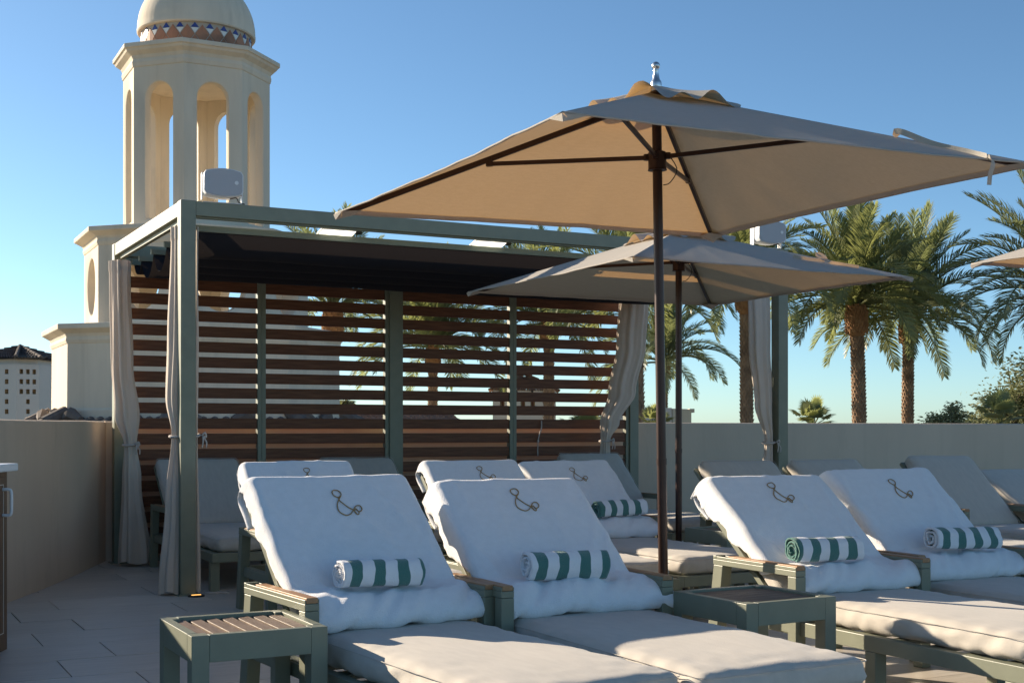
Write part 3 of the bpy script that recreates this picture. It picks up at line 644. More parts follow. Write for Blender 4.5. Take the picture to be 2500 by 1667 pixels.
# ================================================================== UMBRELLAS
def umbrella(x, y, rz, h, zr, zp, label, lean=(0, 0), seed=0, pole_r=.0225):
    u = tag(empty('market_umbrella', (x, y, 0), 0), label, 'umbrella', 'square beige umbrellas over the loungers')
    u.rotation_euler = (R(lean[0]), R(lean[1]), R(rz))
    m = MB(); m.tube([(0, 0, 0), (0, 0, .95), (0, 0, zr - .1), (0, 0, zp - .05)], pole_r, 20); m.tube([(0, 0, .93), (0, 0, .96)], pole_r + .0025, 20); m.build('pole', M['bronze'], u, auto=True)
    m = MB(); m.lathe([(.26, 0), (.26, .02), (.25, .028), (.05, .034), (.045, .25), (.03, .255)], 32); m.build('base', M['bronze'], u, auto=True)
    zc = zr + .155
    m = MB(); m.lathe([(pole_r + .012, zc - .06), (pole_r + .020, zc - .055), (pole_r + .020, zc + .02), (pole_r + .012, zc + .025)], 20)
    m.lathe([(pole_r + .022, zc - .062), (pole_r + .022, zc - .058)], 20)
    col = m.build('runner', M['bronze'], u, auto=True)
    m = MB(); m.lathe([(.035, zp - .10), (.045, zp - .09), (.045, zp - .05), (.02, zp - .03)], 16); m.build('hub', M['bronze'], u, auto=True)
    cs = [Vector((-h, h, zr)), Vector((-h, -h, zr)), Vector((h, -h, zr)), Vector((h, h, zr))]     # L A R F
    pk = Vector((0, 0, zp - .035))
    for c in cs:
        d = (c - pk)
        m = MB(); m.bar(pk + d * .03 - Vector((0, 0, .028)), pk + d * .992 - Vector((0, 0, .017)), .018, .026); rb = m.build('rib', M['bronze'], u, bevel=.002)
        j = pk + d * .50 - Vector((0, 0, .045)); a = Vector((c.x, c.y, 0)).normalized() * .05 + Vector((0, 0, zc))
        m = MB(); m.bar(a, j, .014, .020); m.build('strut', M['bronze'], rb, bevel=.0015)
        m = MB(); m.bar(j + Vector((0, 0, -.012)), j + Vector((0, 0, .03)), .022, .03, up=Vector((c.x, c.y, 0)).normalized()); m.build('hinge', M['bronze'], rb)
        m = MB(); m.tube([a + Vector((0, 0, -.012)), a + Vector((0, 0, .016))], .014, 10); m.build('strut_pin', M['bronze'], rb)
        # corner pocket
        e1 = Vector((-math.copysign(1, c.x), 0, 0)); e2 = Vector((0, -math.copysign(1, c.y), 0))
        w_ = (pk - c).normalized()
        m = MB(); m.add([c + Vector((0, 0, -.004)) - w_ * .012, c + e1 * .10 + Vector((0, 0, -.004)), c + w_ * .15 + Vector((0, 0, -.036)), c + e2 * .10 + Vector((0, 0, -.004)), c + Vector((0, 0, -.034))], [(0, 1, 4), (1, 2, 4), (2, 3, 4), (3, 0, 4)]); m.build('corner_pocket', M['canopy'], u)
    top = .91
    for i in range(4):
        A, B = cs[i], cs[(i + 1) % 4]; mid = (A + B) / 2; inn = (pk - mid).normalized(); nrm = (B - A).cross(pk - A).normalized()
        if nrm.z < 0: nrm = -nrm
        def fn(s, t, A=A, B=B, inn=inn, nrm=nrm, i=i):
            tt = t * top; e = A.lerp(B, s); p = e.lerp(pk, tt); b_ = 4 * s * (1 - s)
            p = p + inn * (.030 * b_ * (1 - tt) ** 2) - nrm * (.034 * b_ * (1 - tt) * (tt + .3))
            p = p + nrm * (.006 * nz(p.x * 2, p.y * 2, seed + i) * b_ + .004 * nz(s * 14, t * 2.5, seed + i * 3) * (1 - t) * min(1, b_ * 4))
            return p
        m = MB(); m.grid(fn, 40, 26); m.build('canopy_panel', M['canopy'], u, smooth=True)
        m = MB(); m.grid(lambda s_, t_, fn=fn, nrm=nrm: Vector(fn(s_, t_ * .035)) - nrm * .003, 40, 3); m.build('hem_band', M['canopy'], u, smooth=True)
        m = MB(); m.tube([Vector(fn(k / 40, 0)) + Vector((0, 0, -.002)) for k in range(41)], .0045, 6); m.build('hem', M['canopy'], u, smooth=True)
    # ruffled vent cap
    hv = .27
    def cap(uu, v):
        a = uu * 2 * math.pi; sq = 1 / max(abs(math.cos(a)), abs(math.sin(a))); sq = min(sq, 1.34)
        rr = (.02 + hv * v) * sq; zz = zp - .006 - (zp - zr) / h * (.02 + hv * v) * .96
        zz += v * v * (.022 * math.sin(11 * a + seed) + .015 * math.sin(6 * a + 1 + seed) + .006)
        return (rr * math.cos(a), rr * math.sin(a), zz)
    m = MB(); m.grid(cap, 120, 10, wrap=True); m.build('vent_cap', M['canopy'], u, smooth=True)
    m = MB(); z = zp + .0; m.lathe([(.026, z - .06), (.026, z), (.024, z + .01), (.017, z + .02), (.011, z + .06), (.013, z + .064)] + [(.019 * math.cos(R(t)) + .0005, z + .083 + .019 * math.sin(R(t))) for t in range(-60, 91, 15)], 20); m.build('finial', M['chrome'], u, smooth=True)
    # pull cord
    m = MB(); m.tube(catmull([(.045, -.03, zc + .01), (.075, -.05, zc - .06), (.05, -.03, zc - .12), (.025, -.01, zc - .13)], 16), .0025, 5); m.build('pull_cord', M['black'], u)
    return u, cs, pk, zp
def strap(u, pts, w, name='strap'):
    pts = catmull(pts, 36); m = MB(); n = len(pts)
    for i, p in enumerate(pts):
        d = (pts[min(i + 1, n - 1)] - pts[max(i - 1, 0)]).normalized(); s = d.cross(Vector((0, 1, .4))).normalized() if abs(d.y) < .9 else d.cross(Vector((1, 0, .2))).normalized()
        m.v += [tuple(p + s * w), tuple(p - s * w)]
    m.f += [(2 * i, 2 * i + 1, 2 * i + 3, 2 * i + 2) for i in range(n - 1)]
    m.build(name, M['canopy'], u, smooth=True)
u1, c1, k1, zp1 = umbrella(3.42, 4.96, -.6, 1.165, 2.205, 2.70, 'big beige umbrella nearest the camera with bronze pole', lean=(0, -1.0), seed=2)
A_, R_ = c1[1], c1[2]
def on1(s, t, up=.004): p = A_.lerp(R_, s).lerp(k1, t); return p + Vector((0, -.02, .02)) * (up / .028) + Vector((0, 0, -.012 * 4 * s * (1 - s)))
strap(u1, [on1(.985, .34), on1(.985, .355, .022), on1(.975, .33, .03), on1(.95, .22, .006), on1(.915, .09, .006), on1(.872, .0, .008) + Vector((0, -.012, -.01)), on1(.868, 0) + Vector((0, -.01, -.07)), on1(.868, 0) + Vector((.0, -.005, -.11))], .013)
u2, c2, k2, zp2 = umbrella(5.13, 7.27, 0, 1.085, 2.085, 2.50, 'beige umbrella behind the near one, shading the middle row', seed=9)
def on2(s, t, up=.006): p = c2[1].lerp(c2[2], s).lerp(k2, t); return p + Vector((0, -.02, .02)) * (up / .028)
strap(u2, [on2(.80, .36), on2(.84, .30), on2(.87, .26, .02), on2(.875, .30, .05), on2(.86, .31, .045), on2(.87, .24, .012), on2(.91, .22), on2(.94, .17)], .011)
u3, c3, k3, zp3 = umbrella(7.92, 5.02, 0, 1.165, 2.205, 2.70, 'beige umbrella whose tip pokes in at the right picture edge', seed=15)

# ================================================================== DOMED TOWER
TD_ = 24.0
tc = atd(480.5, 1045, TD_); tower = tag(empty('bell_tower', (tc.x, tc.y, -5)), 'cream stucco tower with arched octagonal lantern and tiled dome', 'tower')
OFF = 5.0
cang = math.atan2(-tc.y, -tc.x); A0 = cang - R(9.4)
def panel(name, Rad, z0, z1, hole, th, k):
    "one face of an octagon with a hole; hole = list of (x,z) around its centre, star-shaped"
    a0 = A0 + k * math.pi / 4; a1 = a0 + math.pi / 4; am = (a0 + a1) / 2; ap = Rad * math.cos(math.pi / 8); hw = Rad * math.sin(math.pi / 8)
    ax = Vector((-math.sin(am), math.cos(am), 0)); an = Vector((math.cos(am), math.sin(am), 0))
    hc = sum(p[1] for p in hole) / len(hole)
    angs = sorted(set([round(math.atan2(z - hc, x), 6) for x, z in hole] + [round(math.atan2(z - hc, x), 6) for x in (-hw, hw) for z in (z0, z1)]))
    def hit_rect(a):
        dx, dz = math.cos(a), math.sin(a); ts = []
        if abs(dx) > 1e-9: ts.append((hw if dx > 0 else -hw) / dx)
        if abs(dz) > 1e-9: ts.append(((z1 if dz > 0 else z0) - hc) / dz)
        t = min(ts); return dx * t, hc + dz * t
    def hit_hole(a):
        d = Vector((math.cos(a), math.sin(a))); best = None; n = len(hole)
        for i in range(n):
            p = Vector(hole[i]) - Vector((0, hc)); q = Vector(hole[(i + 1) % n]) - Vector((0, hc)); e_ = q - p
            den = d.x * e_.y - d.y * e_.x
            if abs(den) < 1e-12: continue
            t = (p.x * e_.y - p.y * e_.x) / den; s_ = (p.x * d.y - p.y * d.x) / den
            if t > 0 and -1e-6 <= s_ <= 1 + 1e-6: best = t if best is None else min(best, t)
        return d.x * best, hc + d.y * best
    m = MB(); n = len(angs); rd = .03
    inner_sc = (ap - th) / ap
    rings = []
    O = [hit_rect(a) for a in angs]; Hh = [hit_hole(a) for a in angs]
    def P3(x, z, dep): return an * (ap - dep) + ax * x + Vector((0, 0, z + OFF))
    hgrow = [(x * 1 + math.copysign(rd, x) * min(1, abs(x) / .05), z + (rd if z > hc else -rd)) for x, z in Hh]
    rings.append([P3(x, z, 0) for x, z in O])
    rings.append([P3(x, z, 0) for x, z in hgrow])
    rings.append([P3((x + gx * .4) / 1.4, (z + gz * .4) / 1.4, .010) for (x, z), (gx, gz) in zip(Hh, hgrow)])
    rings.append([P3(x, z, rd) for x, z in Hh])
    rings.append([P3(x, z, th) for x, z in Hh])
    rings.append([P3(x * inner_sc, z, th) for x, z in O])
    for r_ in rings: m.v += [tuple(p) for p in r_]
    for r_ in range(len(rings) - 1):
        m.f += [(r_ * n + i, r_ * n + (i + 1) % n, (r_ + 1) * n + (i + 1) % n, (r_ + 1) * n + i) for i in range(n)]
    return m.build(name, M['stucco'], tower, auto=True)
def arch(w, z0, z1, n=14):
    r_ = w / 2; zc = z1 - r_ * 1.05
    return [(-r_, z0 + .0), (-r_ * .4, z0), (r_ * .4, z0), (r_, z0)] + [(r_, z0 + (zc - z0) * k / 4) for k in range(1, 4)] + [(r_ * math.cos(math.pi * k / n), zc + r_ * 1.05 * math.sin(math.pi * k / n)) for k in range(n + 1)] + [(-r_, zc - (zc - z0) * k / 4) for k in range(1, 4)]
def oval(w, h_, zc, n=32): return [(w / 2 * math.cos(2 * math.pi * k / n), zc + h_ / 2 * math.sin(2 * math.pi * k / n)) for k in range(n)]
for k in range(8):
    panel('lantern_panel', 1.35, 4.55, 7.62, arch(.56, 4.84, 7.27), .17, k)
    panel('oculus_panel', 2.06, 2.80, 4.36, oval(.88, 1.02, 3.64), .36, k)
def octo(name, prof, mt, sm=False):
    m = MB(); m.lathe([(r_, z + OFF) for r_, z in prof], 8, A0); return m.build(name, mt, tower, bevel=.012)
octo('lantern_cornice', [(1.28, 7.50), (1.37, 7.57), (1.385, 7.64), (1.37, 7.70), (1.40, 7.76), (1.49, 7.82), (1.515, 7.865), (1.545, 7.87), (1.545, 7.95), (1.2, 7.97)], M['stucco'])
octo('tier_cornice', [(1.92, 4.28), (2.07, 4.30), (2.09, 4.36), (2.08, 4.42), (2.105, 4.46), (2.20, 4.51), (2.25, 4.53), (2.25, 4.61), (1.38, 4.66)], M['stucco'])
octo('base_cornice', [(2.5, 2.52), (2.66, 2.55), (2.685, 2.61), (2.675, 2.67), (2.70, 2.72), (2.79, 2.77), (2.835, 2.795), (2.835, 2.88), (2.0, 2.93)], M['stucco'])
octo('base_wall', [(2.69, 1.2), (2.69, 1.41), (2.66, 1.44), (2.655, 2.0), (2.65, 2.60)], M['stucco'])
octo('plinth', [(2.71, -5), (2.71, 1.26), (2.72, 1.3)], M['stucco'])
m = MB(); RD = 1.075; zb = 8.41
m.lathe([(.95, zb - .02 + OFF), (RD - .01, zb - .02 + OFF), (RD + .005, zb + OFF), (RD + .005, zb + .05 + OFF)] + [(RD * math.cos(R(t)), zb + .07 + OFF + 1.06 * math.sin(R(t))) for t in range(0, 88, 4)] + [(.02, zb + .07 + OFF + 1.06)], 64)
m.build('dome', M['stucco'], tower, auto=True)
m = MB(); m.lathe([(1.005, 7.95 + OFF), (1.005, zb + OFF - .015)], 64); m.build('drum', M['mortar'], tower, smooth=False)
# drum tile band
nT = 24; wA = 2 * math.pi / nT; zl, zh = 7.96, zb - .02; hh = zh - zl; rr = 1.016
def tpiece(name, pts, mt):
    m = MB(); n = len(pts)
    for dd in (0, -.014): m.v += [((rr + dd) * math.cos(a), (rr + dd) * math.sin(a), z + OFF) for a, z in pts]
    m.f += [tuple(range(n))] + [(i, n + i, n + (i + 1) % n, (i + 1) % n) for i in range(n)]
    return m.build(name, mt, tower)
for i in range(nT):
    a = A0 + i * wA; gA = wA * .03; dm = hh * .84
    mid = zl + hh * .50
    tpiece('drum_tile', [(a, mid - dm / 2 + .01), (a + wA / 2 - gA, mid), (a, mid + dm / 2 - .01), (a - wA / 2 + gA, mid)], M['rust'])
    c = a + wA / 2
    tpiece('drum_tile', [(c, mid - .012), (c - wA / 2 + gA * 1.2, mid - dm / 2 - .005), (c - wA / 2 + gA * 1.2, zl), (c + wA / 2 - gA * 1.2, zl), (c + wA / 2 - gA * 1.2, mid - dm / 2 - .005)], M['rust'])
    q = (zh - mid) ; s_ = .52
    tpiece('drum_tile', [(c, mid + .012), (c + wA / 2 * s_, mid + q * s_), (c - wA / 2 * s_, mid + q * s_)], M['ivory'])
    tpiece('drum_tile', [(c + wA / 2 * s_, mid + q * s_ + .008), (c, zh - .005), (c - wA / 2 * s_, mid + q * s_ + .008)], M['blue'])
    for sg in (): tpiece('drum_tile', [(c + sg * wA / 2 * (s_ + .05), mid + q * s_ + .015), (c + sg * (wA / 2 - gA * 2), zh - .03), (c + sg * .02, zh - .004)], M['ivory'])

# ================================================================== ROOFS AND FAR BUILDINGS
def tile_roof(name, mt, parent, p0, p1, run, rise, pitch=.24, rows=None, amp=.05):
    "barrel tiled slope: eave from p0 to p1, climbing `run` horizontally (left normal) and `rise` up, in stepped courses"
    p0 = Vector(p0); p1 = Vector(p1); d = (p1 - p0); Ln = d.length; d.normalize(); n_ = Vector((-d.y, d.x, 0)); sl = math.hypot(run, rise)
    rows = rows or max(2, int(sl / .36)); cols = int(Ln / pitch); m = MB(); nu = cols * 6 + 1
    for r_ in range(rows):
        for e in (0, 1):
            f = (r_ + e) / rows
            for i in range(nu):
                t = i / 6; ph = t % 1
                hgt = amp * (math.sin(math.pi * ph * 2 - math.pi / 2) * .5 + .5) + (.035 if e == 0 else 0) + .008 * nz(int(t) * 1.7, r_ * 1.3, 4)
                p = p0 + d * (Ln * i / (nu - 1)) + n_ * (run * f) + Vector((0, 0, rise * f + hgt)); m.v.append(tuple(p))
        b_ = r_ * 2 * nu
        m.f += [(b_ + i, b_ + i + 1, b_ + nu + i + 1, b_ + nu + i) for i in range(nu - 1)]
        if r_: m.f += [(b_ - nu + i, b_ - nu + i + 1, b_ + i + 1, b_ + i) for i in range(nu - 1)]
    o = m.build(name, mt, parent, auto=True)
    return o
def ridge(mt, parent, a, b, r_=.11, seg=.38):
    a = Vector(a); b = Vector(b); n = max(1, int((b - a).length / seg)); m = MB(); d = (b - a).normalized()
    for i in range(n):
        p = a.lerp(b, i / n); q = a.lerp(b, (i + 1.12) / n); m.tube([p, q], [r_ * 1.08, r_ * .9], 10)
    return m.build('ridge_tile', mt, parent, auto=True)
# lower roof round the tower foot: octagonal tiled skirt
lr = tag(empty('chapel_roof_building', (tc.x, tc.y, -5)), 'low building with weathered clay roof at the foot of the domed tower', 'building')
m = MB(); m.lathe([(3.2, 0), (3.2, 5.86)], 8, A0); m.build('wall', M['stucco'], lr)
m = MB(); m.lathe([(3.33, 5.86), (3.35, 5.90), (2.72, 6.20)], 8, A0, cap=False); m.build('roof_deck', M['oldclay'], lr)
for k in range(8):
    a0 = A0 + k * math.pi / 4; a1 = a0 + math.pi / 4
    o0 = Vector((3.38 * math.cos(a0), 3.38 * math.sin(a0), 0)); o1 = Vector((3.38 * math.cos(a1), 3.38 * math.sin(a1), 0)); i0 = o0 * (2.71 / 3.38); i1 = o1 * (2.71 / 3.38)
    m = MB(); n = 11
    for q_ in range(n + 1):
        f = q_ / n; a = o0.lerp(o1, f) + Vector((0, 0, 5.93)); b_ = i0.lerp(i1, f) + Vector((0, 0, 6.24)); jj = .03 * nz(q_ * 1.7, k * 2.2, 3)
        m.tube([a + Vector((0, 0, jj)), a.lerp(b_, .5) + Vector((0, 0, .02)), b_], [.095, .085, .07], 8)
    rs = m.build('barrel_tile_course', M['oldclay'], lr, auto=True); rs['kind'] = 'stuff'
    ridge(M['oldclay'], lr, o0 * 1.02 + Vector((0, 0, 5.98)), i0 + Vector((0, 0, 6.36)), .12, .30)
m = MB()
for k in range(16):
    a = A0 + k * math.pi / 8 + .1; r_ = 2.75 if k % 2 == 0 else 2.56
    c = Vector((r_ * math.cos(a), r_ * math.sin(a), 6.27)); m.tube([c - Vector((.25 * math.sin(a), -.25 * math.cos(a), .02)), c + Vector((0, 0, .07)), c + Vector((.25 * math.sin(a), -.25 * math.cos(a), -.03))], [.05, .12, .06], 7)
ms = m.build('mortar_fillet', M['oldclay'], lr, auto=True); ms['kind'] = 'stuff'

def niche_wall(name, parent, p0, p1, z0, z1, holes, mt, rev, dep=.25, pane=None):
    "wall from p0 to p1 with rectangular niches holes=(x0,x1,za,zb) along the wall"
    p0 = Vector((*p0, 0)); p1 = Vector((*p1, 0)); d = (p1 - p0); Ln = d.length; d.normalize(); nn = Vector((d.y, -d.x, 0))
    xs = sorted(set([0, Ln] + [v for h_ in holes for v in h_[:2]])); zs = sorted(set([z0, z1] + [v for h_ in holes for v in h_[2:]]))
    m = MB(); P = lambda x, z, dp=0: p0 + d * x - nn * dp + Vector((0, 0, z))
    for i in range(len(xs) - 1):
        for j in range(len(zs) - 1):
            cx, cz_ = (xs[i] + xs[i + 1]) / 2, (zs[j] + zs[j + 1]) / 2
            if any(h_[0] < cx < h_[1] and h_[2] < cz_ < h_[3] for h_ in holes): continue
            m.add([P(xs[i], zs[j]), P(xs[i + 1], zs[j]), P(xs[i + 1], zs[j + 1]), P(xs[i], zs[j + 1])], [(0, 1, 2, 3)])
    w = m.build(name, mt, parent)
    for a, b_, c, e in holes:
        k = MB(); k.add([P(a, c), P(b_, c), P(b_, e), P(a, e), P(a, c, dep), P(b_, c, dep), P(b_, e, dep), P(a, e, dep)], [(0, 1, 5, 4), (1, 2, 6, 5), (2, 3, 7, 6), (3, 0, 4, 7), (4, 5, 6, 7)])
        wo = k.build('window', rev, w)
        if pane:
            k = MB(); k.add([P(a, c, dep - .04), P((a + b_) / 2 - .02, c, dep - .04), P((a + b_) / 2 - .02, e, dep - .04), P(a, e, dep - .04)], [(0, 1, 2, 3)]); k.add([P((a + b_) / 2 + .02, c, dep - .04), P(b_, c, dep - .04), P(b_, e, dep - .04), P((a + b_) / 2 + .02, e, dep - .04)], [(0, 1, 2, 3)]); k.build('shutter', pane, w)
    return w
# left: white building pierced with small square windows
D0 = 48.0; s0 = D0 / FPX
def wp(px, d): v = atd(px, HOR, d); return Vector((v.x, v.y))
hb = tag(empty('pierced_tower_house', (0, 0, 0)), 'white building with grid of small square windows and dark tiled roof', 'building')
pA, pB, pC = wp(-85, D0 + .9), wp(39.5, D0), wp(95.5, D0 + .55)
zt = 1.1 + (HOR - 888) * s0; zr0 = 1.1 + (HOR - 868) * s0
hl = []; wA_ = (pB - pA).length / 124.5
for row in range(5):
    zc_ = 1.1 + (HOR - (906.5 + 24.4 * row)) * s0
    for px in (-67, -42, -12, 16.5): x = (px + 85) * wA_; hl.append((x - .085, x + .085, zc_ - .09, zc_ + .09))
niche_wall('wall', hb, pA, pB, -5, zt, hl, M['farwall'], M['farrev'], .22)
hl = []; wB_ = (pC - pB).length / 56
for row in range(5):
    zc_ = 1.1 + (HOR - (906.5 + 24.4 * row)) * s0
    for q_, px in enumerate((52, 68, 83.5)):
        if row > 2 and q_ != 1: continue
        x = (px - 39.5) * wB_; hl.append((x - .065, x + .065, zc_ - .09, zc_ + .09))
niche_wall('wall', hb, pB, pC, -5, zt, hl, M['farwall'], M['farrev'], .22)
back = FW.to_2d() * 3.5; pD, pE = pC + back + RT.to_2d() * .2, pA + back
m = MB(); m.add([(*p, z) for z in (-5, zt) for p in (pC, pD, pE, pA)], [(0, 1, 5, 4), (1, 2, 6, 5), (2, 3, 7, 6)]); m.add([(*p, zt) for p in (pA, pB, pC, pD, pE)], [(0, 1, 2, 3, 4)]); m.build('wall', M['farwall'], hb)
def shr(p, k): c = (pA + pB + pC + pD + pE) / 5; return c + (p - c) * k
m = MB(); P5 = [shr(p, .93) for p in (pA, pB, pC, pD, pE)]; m.add([(*p, z) for z in (zt, zr0) for p in P5], [(i, (i + 1) % 5, 5 + (i + 1) % 5, 5 + i) for i in range(5)]); m.build('attic_wall', M['farwall'], hb)
ctr = (pA + pB + pC + pD + pE) / 5; P6 = [shr(p, 1.10) for p in (pA, pB, pC, pD, pE)]; apex = Vector((*ctr, zr0 + .50))
rm = MB()
for i in range(5):
    a = Vector((*P6[i], zr0 - .08)); b_ = Vector((*P6[(i + 1) % 5], zr0 - .08)); n = int((b_ - a).length / .13)
    for r_ in range(8):
        for e in (0, 1):
            f = (r_ + e) / 8
            for k in range(2 * n + 1):
                p = a.lerp(b_, k / (2 * n)).lerp(apex, f * .97); rm.v.append((p.x, p.y, p.z + (.035 if k % 2 else -.02) + (.03 if e == 0 else -.01) + .012 * nz(k, r_, i)))
        w_ = 2 * n + 1; bs = len(rm.v) - 2 * w_; rm.f += [(bs + k, bs + k + 1, bs + w_ + k + 1, bs + w_ + k) for k in range(w_ - 1)]
rm.build('roof', M['oldclay'], hb)
m = MB(); m.add([(*p, zr0 - .12) for p in P6] + [tuple(apex - Vector((0, 0, .06)))], [(i, (i + 1) % 5, 5) for i in range(5)] + [(4, 3, 2, 1, 0)]); m.build('roof_deck', M['oldclay'], hb)
for i in (1, 2):
    h_o = ridge(M['oldclay'], hb, Vector((*P6[i], zr0 - .04)), apex, .07, .25)
m = MB(); 
for i in range(9):
    p = Vector((*P6[1], zr0)).lerp(Vector((*P6[2], zr0)), i / 8); m.tube([p + Vector((0, 0, -.10)) - FW * .1, p + Vector((0, 0, .02)) + FW * .6], .05, 6)
m.build('rafter_end', M['bark'], hb)
# plain block behind it
pb = tag(empty('plain_block', (0, 0, 0)), 'plain pale block with moulded top between tower and pierced building', 'building')
D1 = 55; a, c = wp(90, D1), wp(160, D1 + .5); z_ = 1.1 + (HOR - 912) * D1 / FPX; bk = FW.to_2d() * 4
m = MB(); m.add([(*p, z) for z in (-5, z_ - .05) for p in (a, c, c + bk, a + bk)], [(0, 1, 5, 4), (1, 2, 6, 5), (2, 3, 7, 6), (3, 0, 4, 7), (4, 5, 6, 7)]); m.build('wall', M['farwall'], pb)
for dz, h_, o_ in ((-.16, .12, .06), (-.04, .05, .12)):
    a2, c2_ = a - FW.to_2d() * o_ - RT.to_2d() * o_, c - FW.to_2d() * o_ + RT.to_2d() * o_
    m = MB(); m.add([(*p, z) for z in (z_ + dz, z_ + dz + h_) for p in (a2, c2_, c2_ + bk, a2 + bk)], [(3, 2, 1, 0), (0, 1, 5, 4), (1, 2, 6, 5), (2, 3, 7, 6), (3, 0, 4, 7), (4, 5, 6, 7)]); m.build('moulding', M['farwall'], pb)
# long red roof beyond the parapet
rb_ = tag(empty('red_roof_wing', (0, 0, 0)), 'long low wing with red barrel tile roof glimpsed through the slats', 'building')
a, c = wp(840, 27), wp(1206, 29.5); zz = 1.1 + (HOR - 1040) * 28 / FPX
o = tile_roof('roof', M['clay'], rb_, (a.x, a.y, zz - .35), (c.x, c.y, zz - .35), 1.7, .62, pitch=.16, rows=6, amp=.06)
dd = (c - a).normalized(); nn = Vector((-dd.y, dd.x)); bk = nn * 3
m = MB(); m.add([(*p, z) for z in (-5, zz - .35) for p in (a + nn * .2, c + nn * .2, c + bk, a + bk)], [(0, 1, 5, 4), (1, 2, 6, 5), (2, 3, 7, 6), (3, 0, 4, 7)]); m.build('wall', M['farwall'], rb_)
ridge(M['clay'], rb_, (a.x + nn.x * 1.7, a.y + nn.y * 1.7, zz + .30), (c.x + nn.x * 1.7, c.y + nn.y * 1.7, zz + .30), .10, .4)
# white house with red roof seen through the slats
vh = tag(empty('white_villa', (0, 0, 0)), 'white villa with small tiled hip roof seen through the slat screen', 'building')
D2 = 40; s2 = D2 / FPX; a, c = wp(1203, D2), wp(1357, D2 + .8); wl = (c - a).length; z1_ = 1.1 + (HOR - 952) * s2
hl = []
for px in (1226, 1276, 1300): x = (px - 1203) / 154 * wl; hl.append((x - .075, x + .075, 1.1 + (HOR - 1012) * s2, 1.1 + (HOR - 978) * s2))
niche_wall('wall', vh, a, c, -5, z1_, hl, M['farwall'], M['farrev'], .14, M['farwood'])
bk = FW.to_2d() * 2.2; m = MB(); m.add([(*p, z) for z in (-5, z1_) for p in (c, c + bk, a + bk, a)], [(0, 1, 5, 4), (1, 2, 6, 5), (2, 3, 7, 6)]); m.build('wall', M['farwall'], vh)
ct = (a + c) / 2 + bk / 2; cr = [a, c, c + bk, a + bk]; cr = [ct + (p - ct) * 1.14 for p in cr]; ap_ = Vector((*ct, z1_ + .62)); rm = MB()
for i in range(4):
    p0 = Vector((*cr[i], z1_ - .02)); p1 = Vector((*cr[(i + 1) % 4], z1_ - .02)); n = int((p1 - p0).length / .11)
    for r_ in range(5):
        for e in (0, 1):
            for k in range(2 * n + 1):
                p = p0.lerp(p1, k / (2 * n)).lerp(ap_, (r_ + e) / 5 * .97); rm.v.append((p.x, p.y, p.z + (.03 if k % 2 else -.02) + (.03 if e == 0 else 0)))
        w_ = 2 * n + 1; bs = len(rm.v) - 2 * w_; rm.f += [(bs + k, bs + k + 1, bs + w_ + k + 1, bs + w_ + k) for k in range(w_ - 1)]
rm.build('roof', M['clay'], vh)
m = MB(); m.tube([ap_ - Vector((0, 0, .05)), ap_ + Vector((0, 0, .14))], .12, 8); m.build('roof_cap', M['clay'], vh)
for i in range(4):
    f = .12 + .25 * i; p = Vector((*(a + (c - a) * f), z1_ - .03)); m = MB(); m.tube([p - FW * .28 + Vector((0, 0, -.04)), p], .04, 6); m.build('rafter_end', M['bark'], vh)
# curved parapet building at right
cp = tag(empty('curved_gable_building', (0, 0, 0)), 'pale building with curved sunlit parapet end above the long wall', 'building')
D3 = 36; s3 = D3 / FPX; zA = 1.1 + (HOR - 996) * s3
a, c = wp(1500, D3), wp(1640, D3 - .6)
m = MB(); bk = FW.to_2d() * 3; m.add([(*p, z) for z in (-5, zA) for p in (a, c, c + bk, a + bk)], [(0, 1, 5, 4), (1, 2, 6, 5), (2, 3, 7, 6), (3, 0, 4, 7), (4, 5, 6, 7)]); m.build('wall', M['farwall'], cp)
a2 = c + RT.to_2d() * .02; e2 = wp(1688, D3 + .8); th_ = Vector((*(FW.to_2d() * .35), 0)); prof = []
for k in range(13): t = k / 12; prof.append((t, zA - (.34 * math.sin(math.pi / 2 * (1 - t)) ** 2 if t < .55 else 0) * 0 + .0))
m = MB(); q0, q1 = Vector((*a2, 0)), Vector((*e2, 0)); m.add([q0 + Vector((0, 0, -5)), q1 + Vector((0, 0, -5)), q1 + Vector((0, 0, zA - .02)), q0 + Vector((0, 0, zA - .02))] + [p + th_ * 6 for p in (q0 + Vector((0, 0, -5)), q1 + Vector((0, 0, -5)), q1 + Vector((0, 0, zA - .02)), q0 + Vector((0, 0, zA - .02)))], [(0, 1, 2, 3), (7, 6, 5, 4), (1, 5, 6, 2), (0, 3, 7, 4), (3, 2, 6, 7)]); m.build('end_wall', M['stucco'], cp)
m = MB(); pr = Vector((*RT.to_2d(), 0)); m.bar(q1 + Vector((0, 0, zA - .06)) + pr * .02, q1 + th_ * 4 + Vector((0, 0, zA - .06)) + pr * .02, .14, .11); m.build('cornice', M['stucco'], cp)

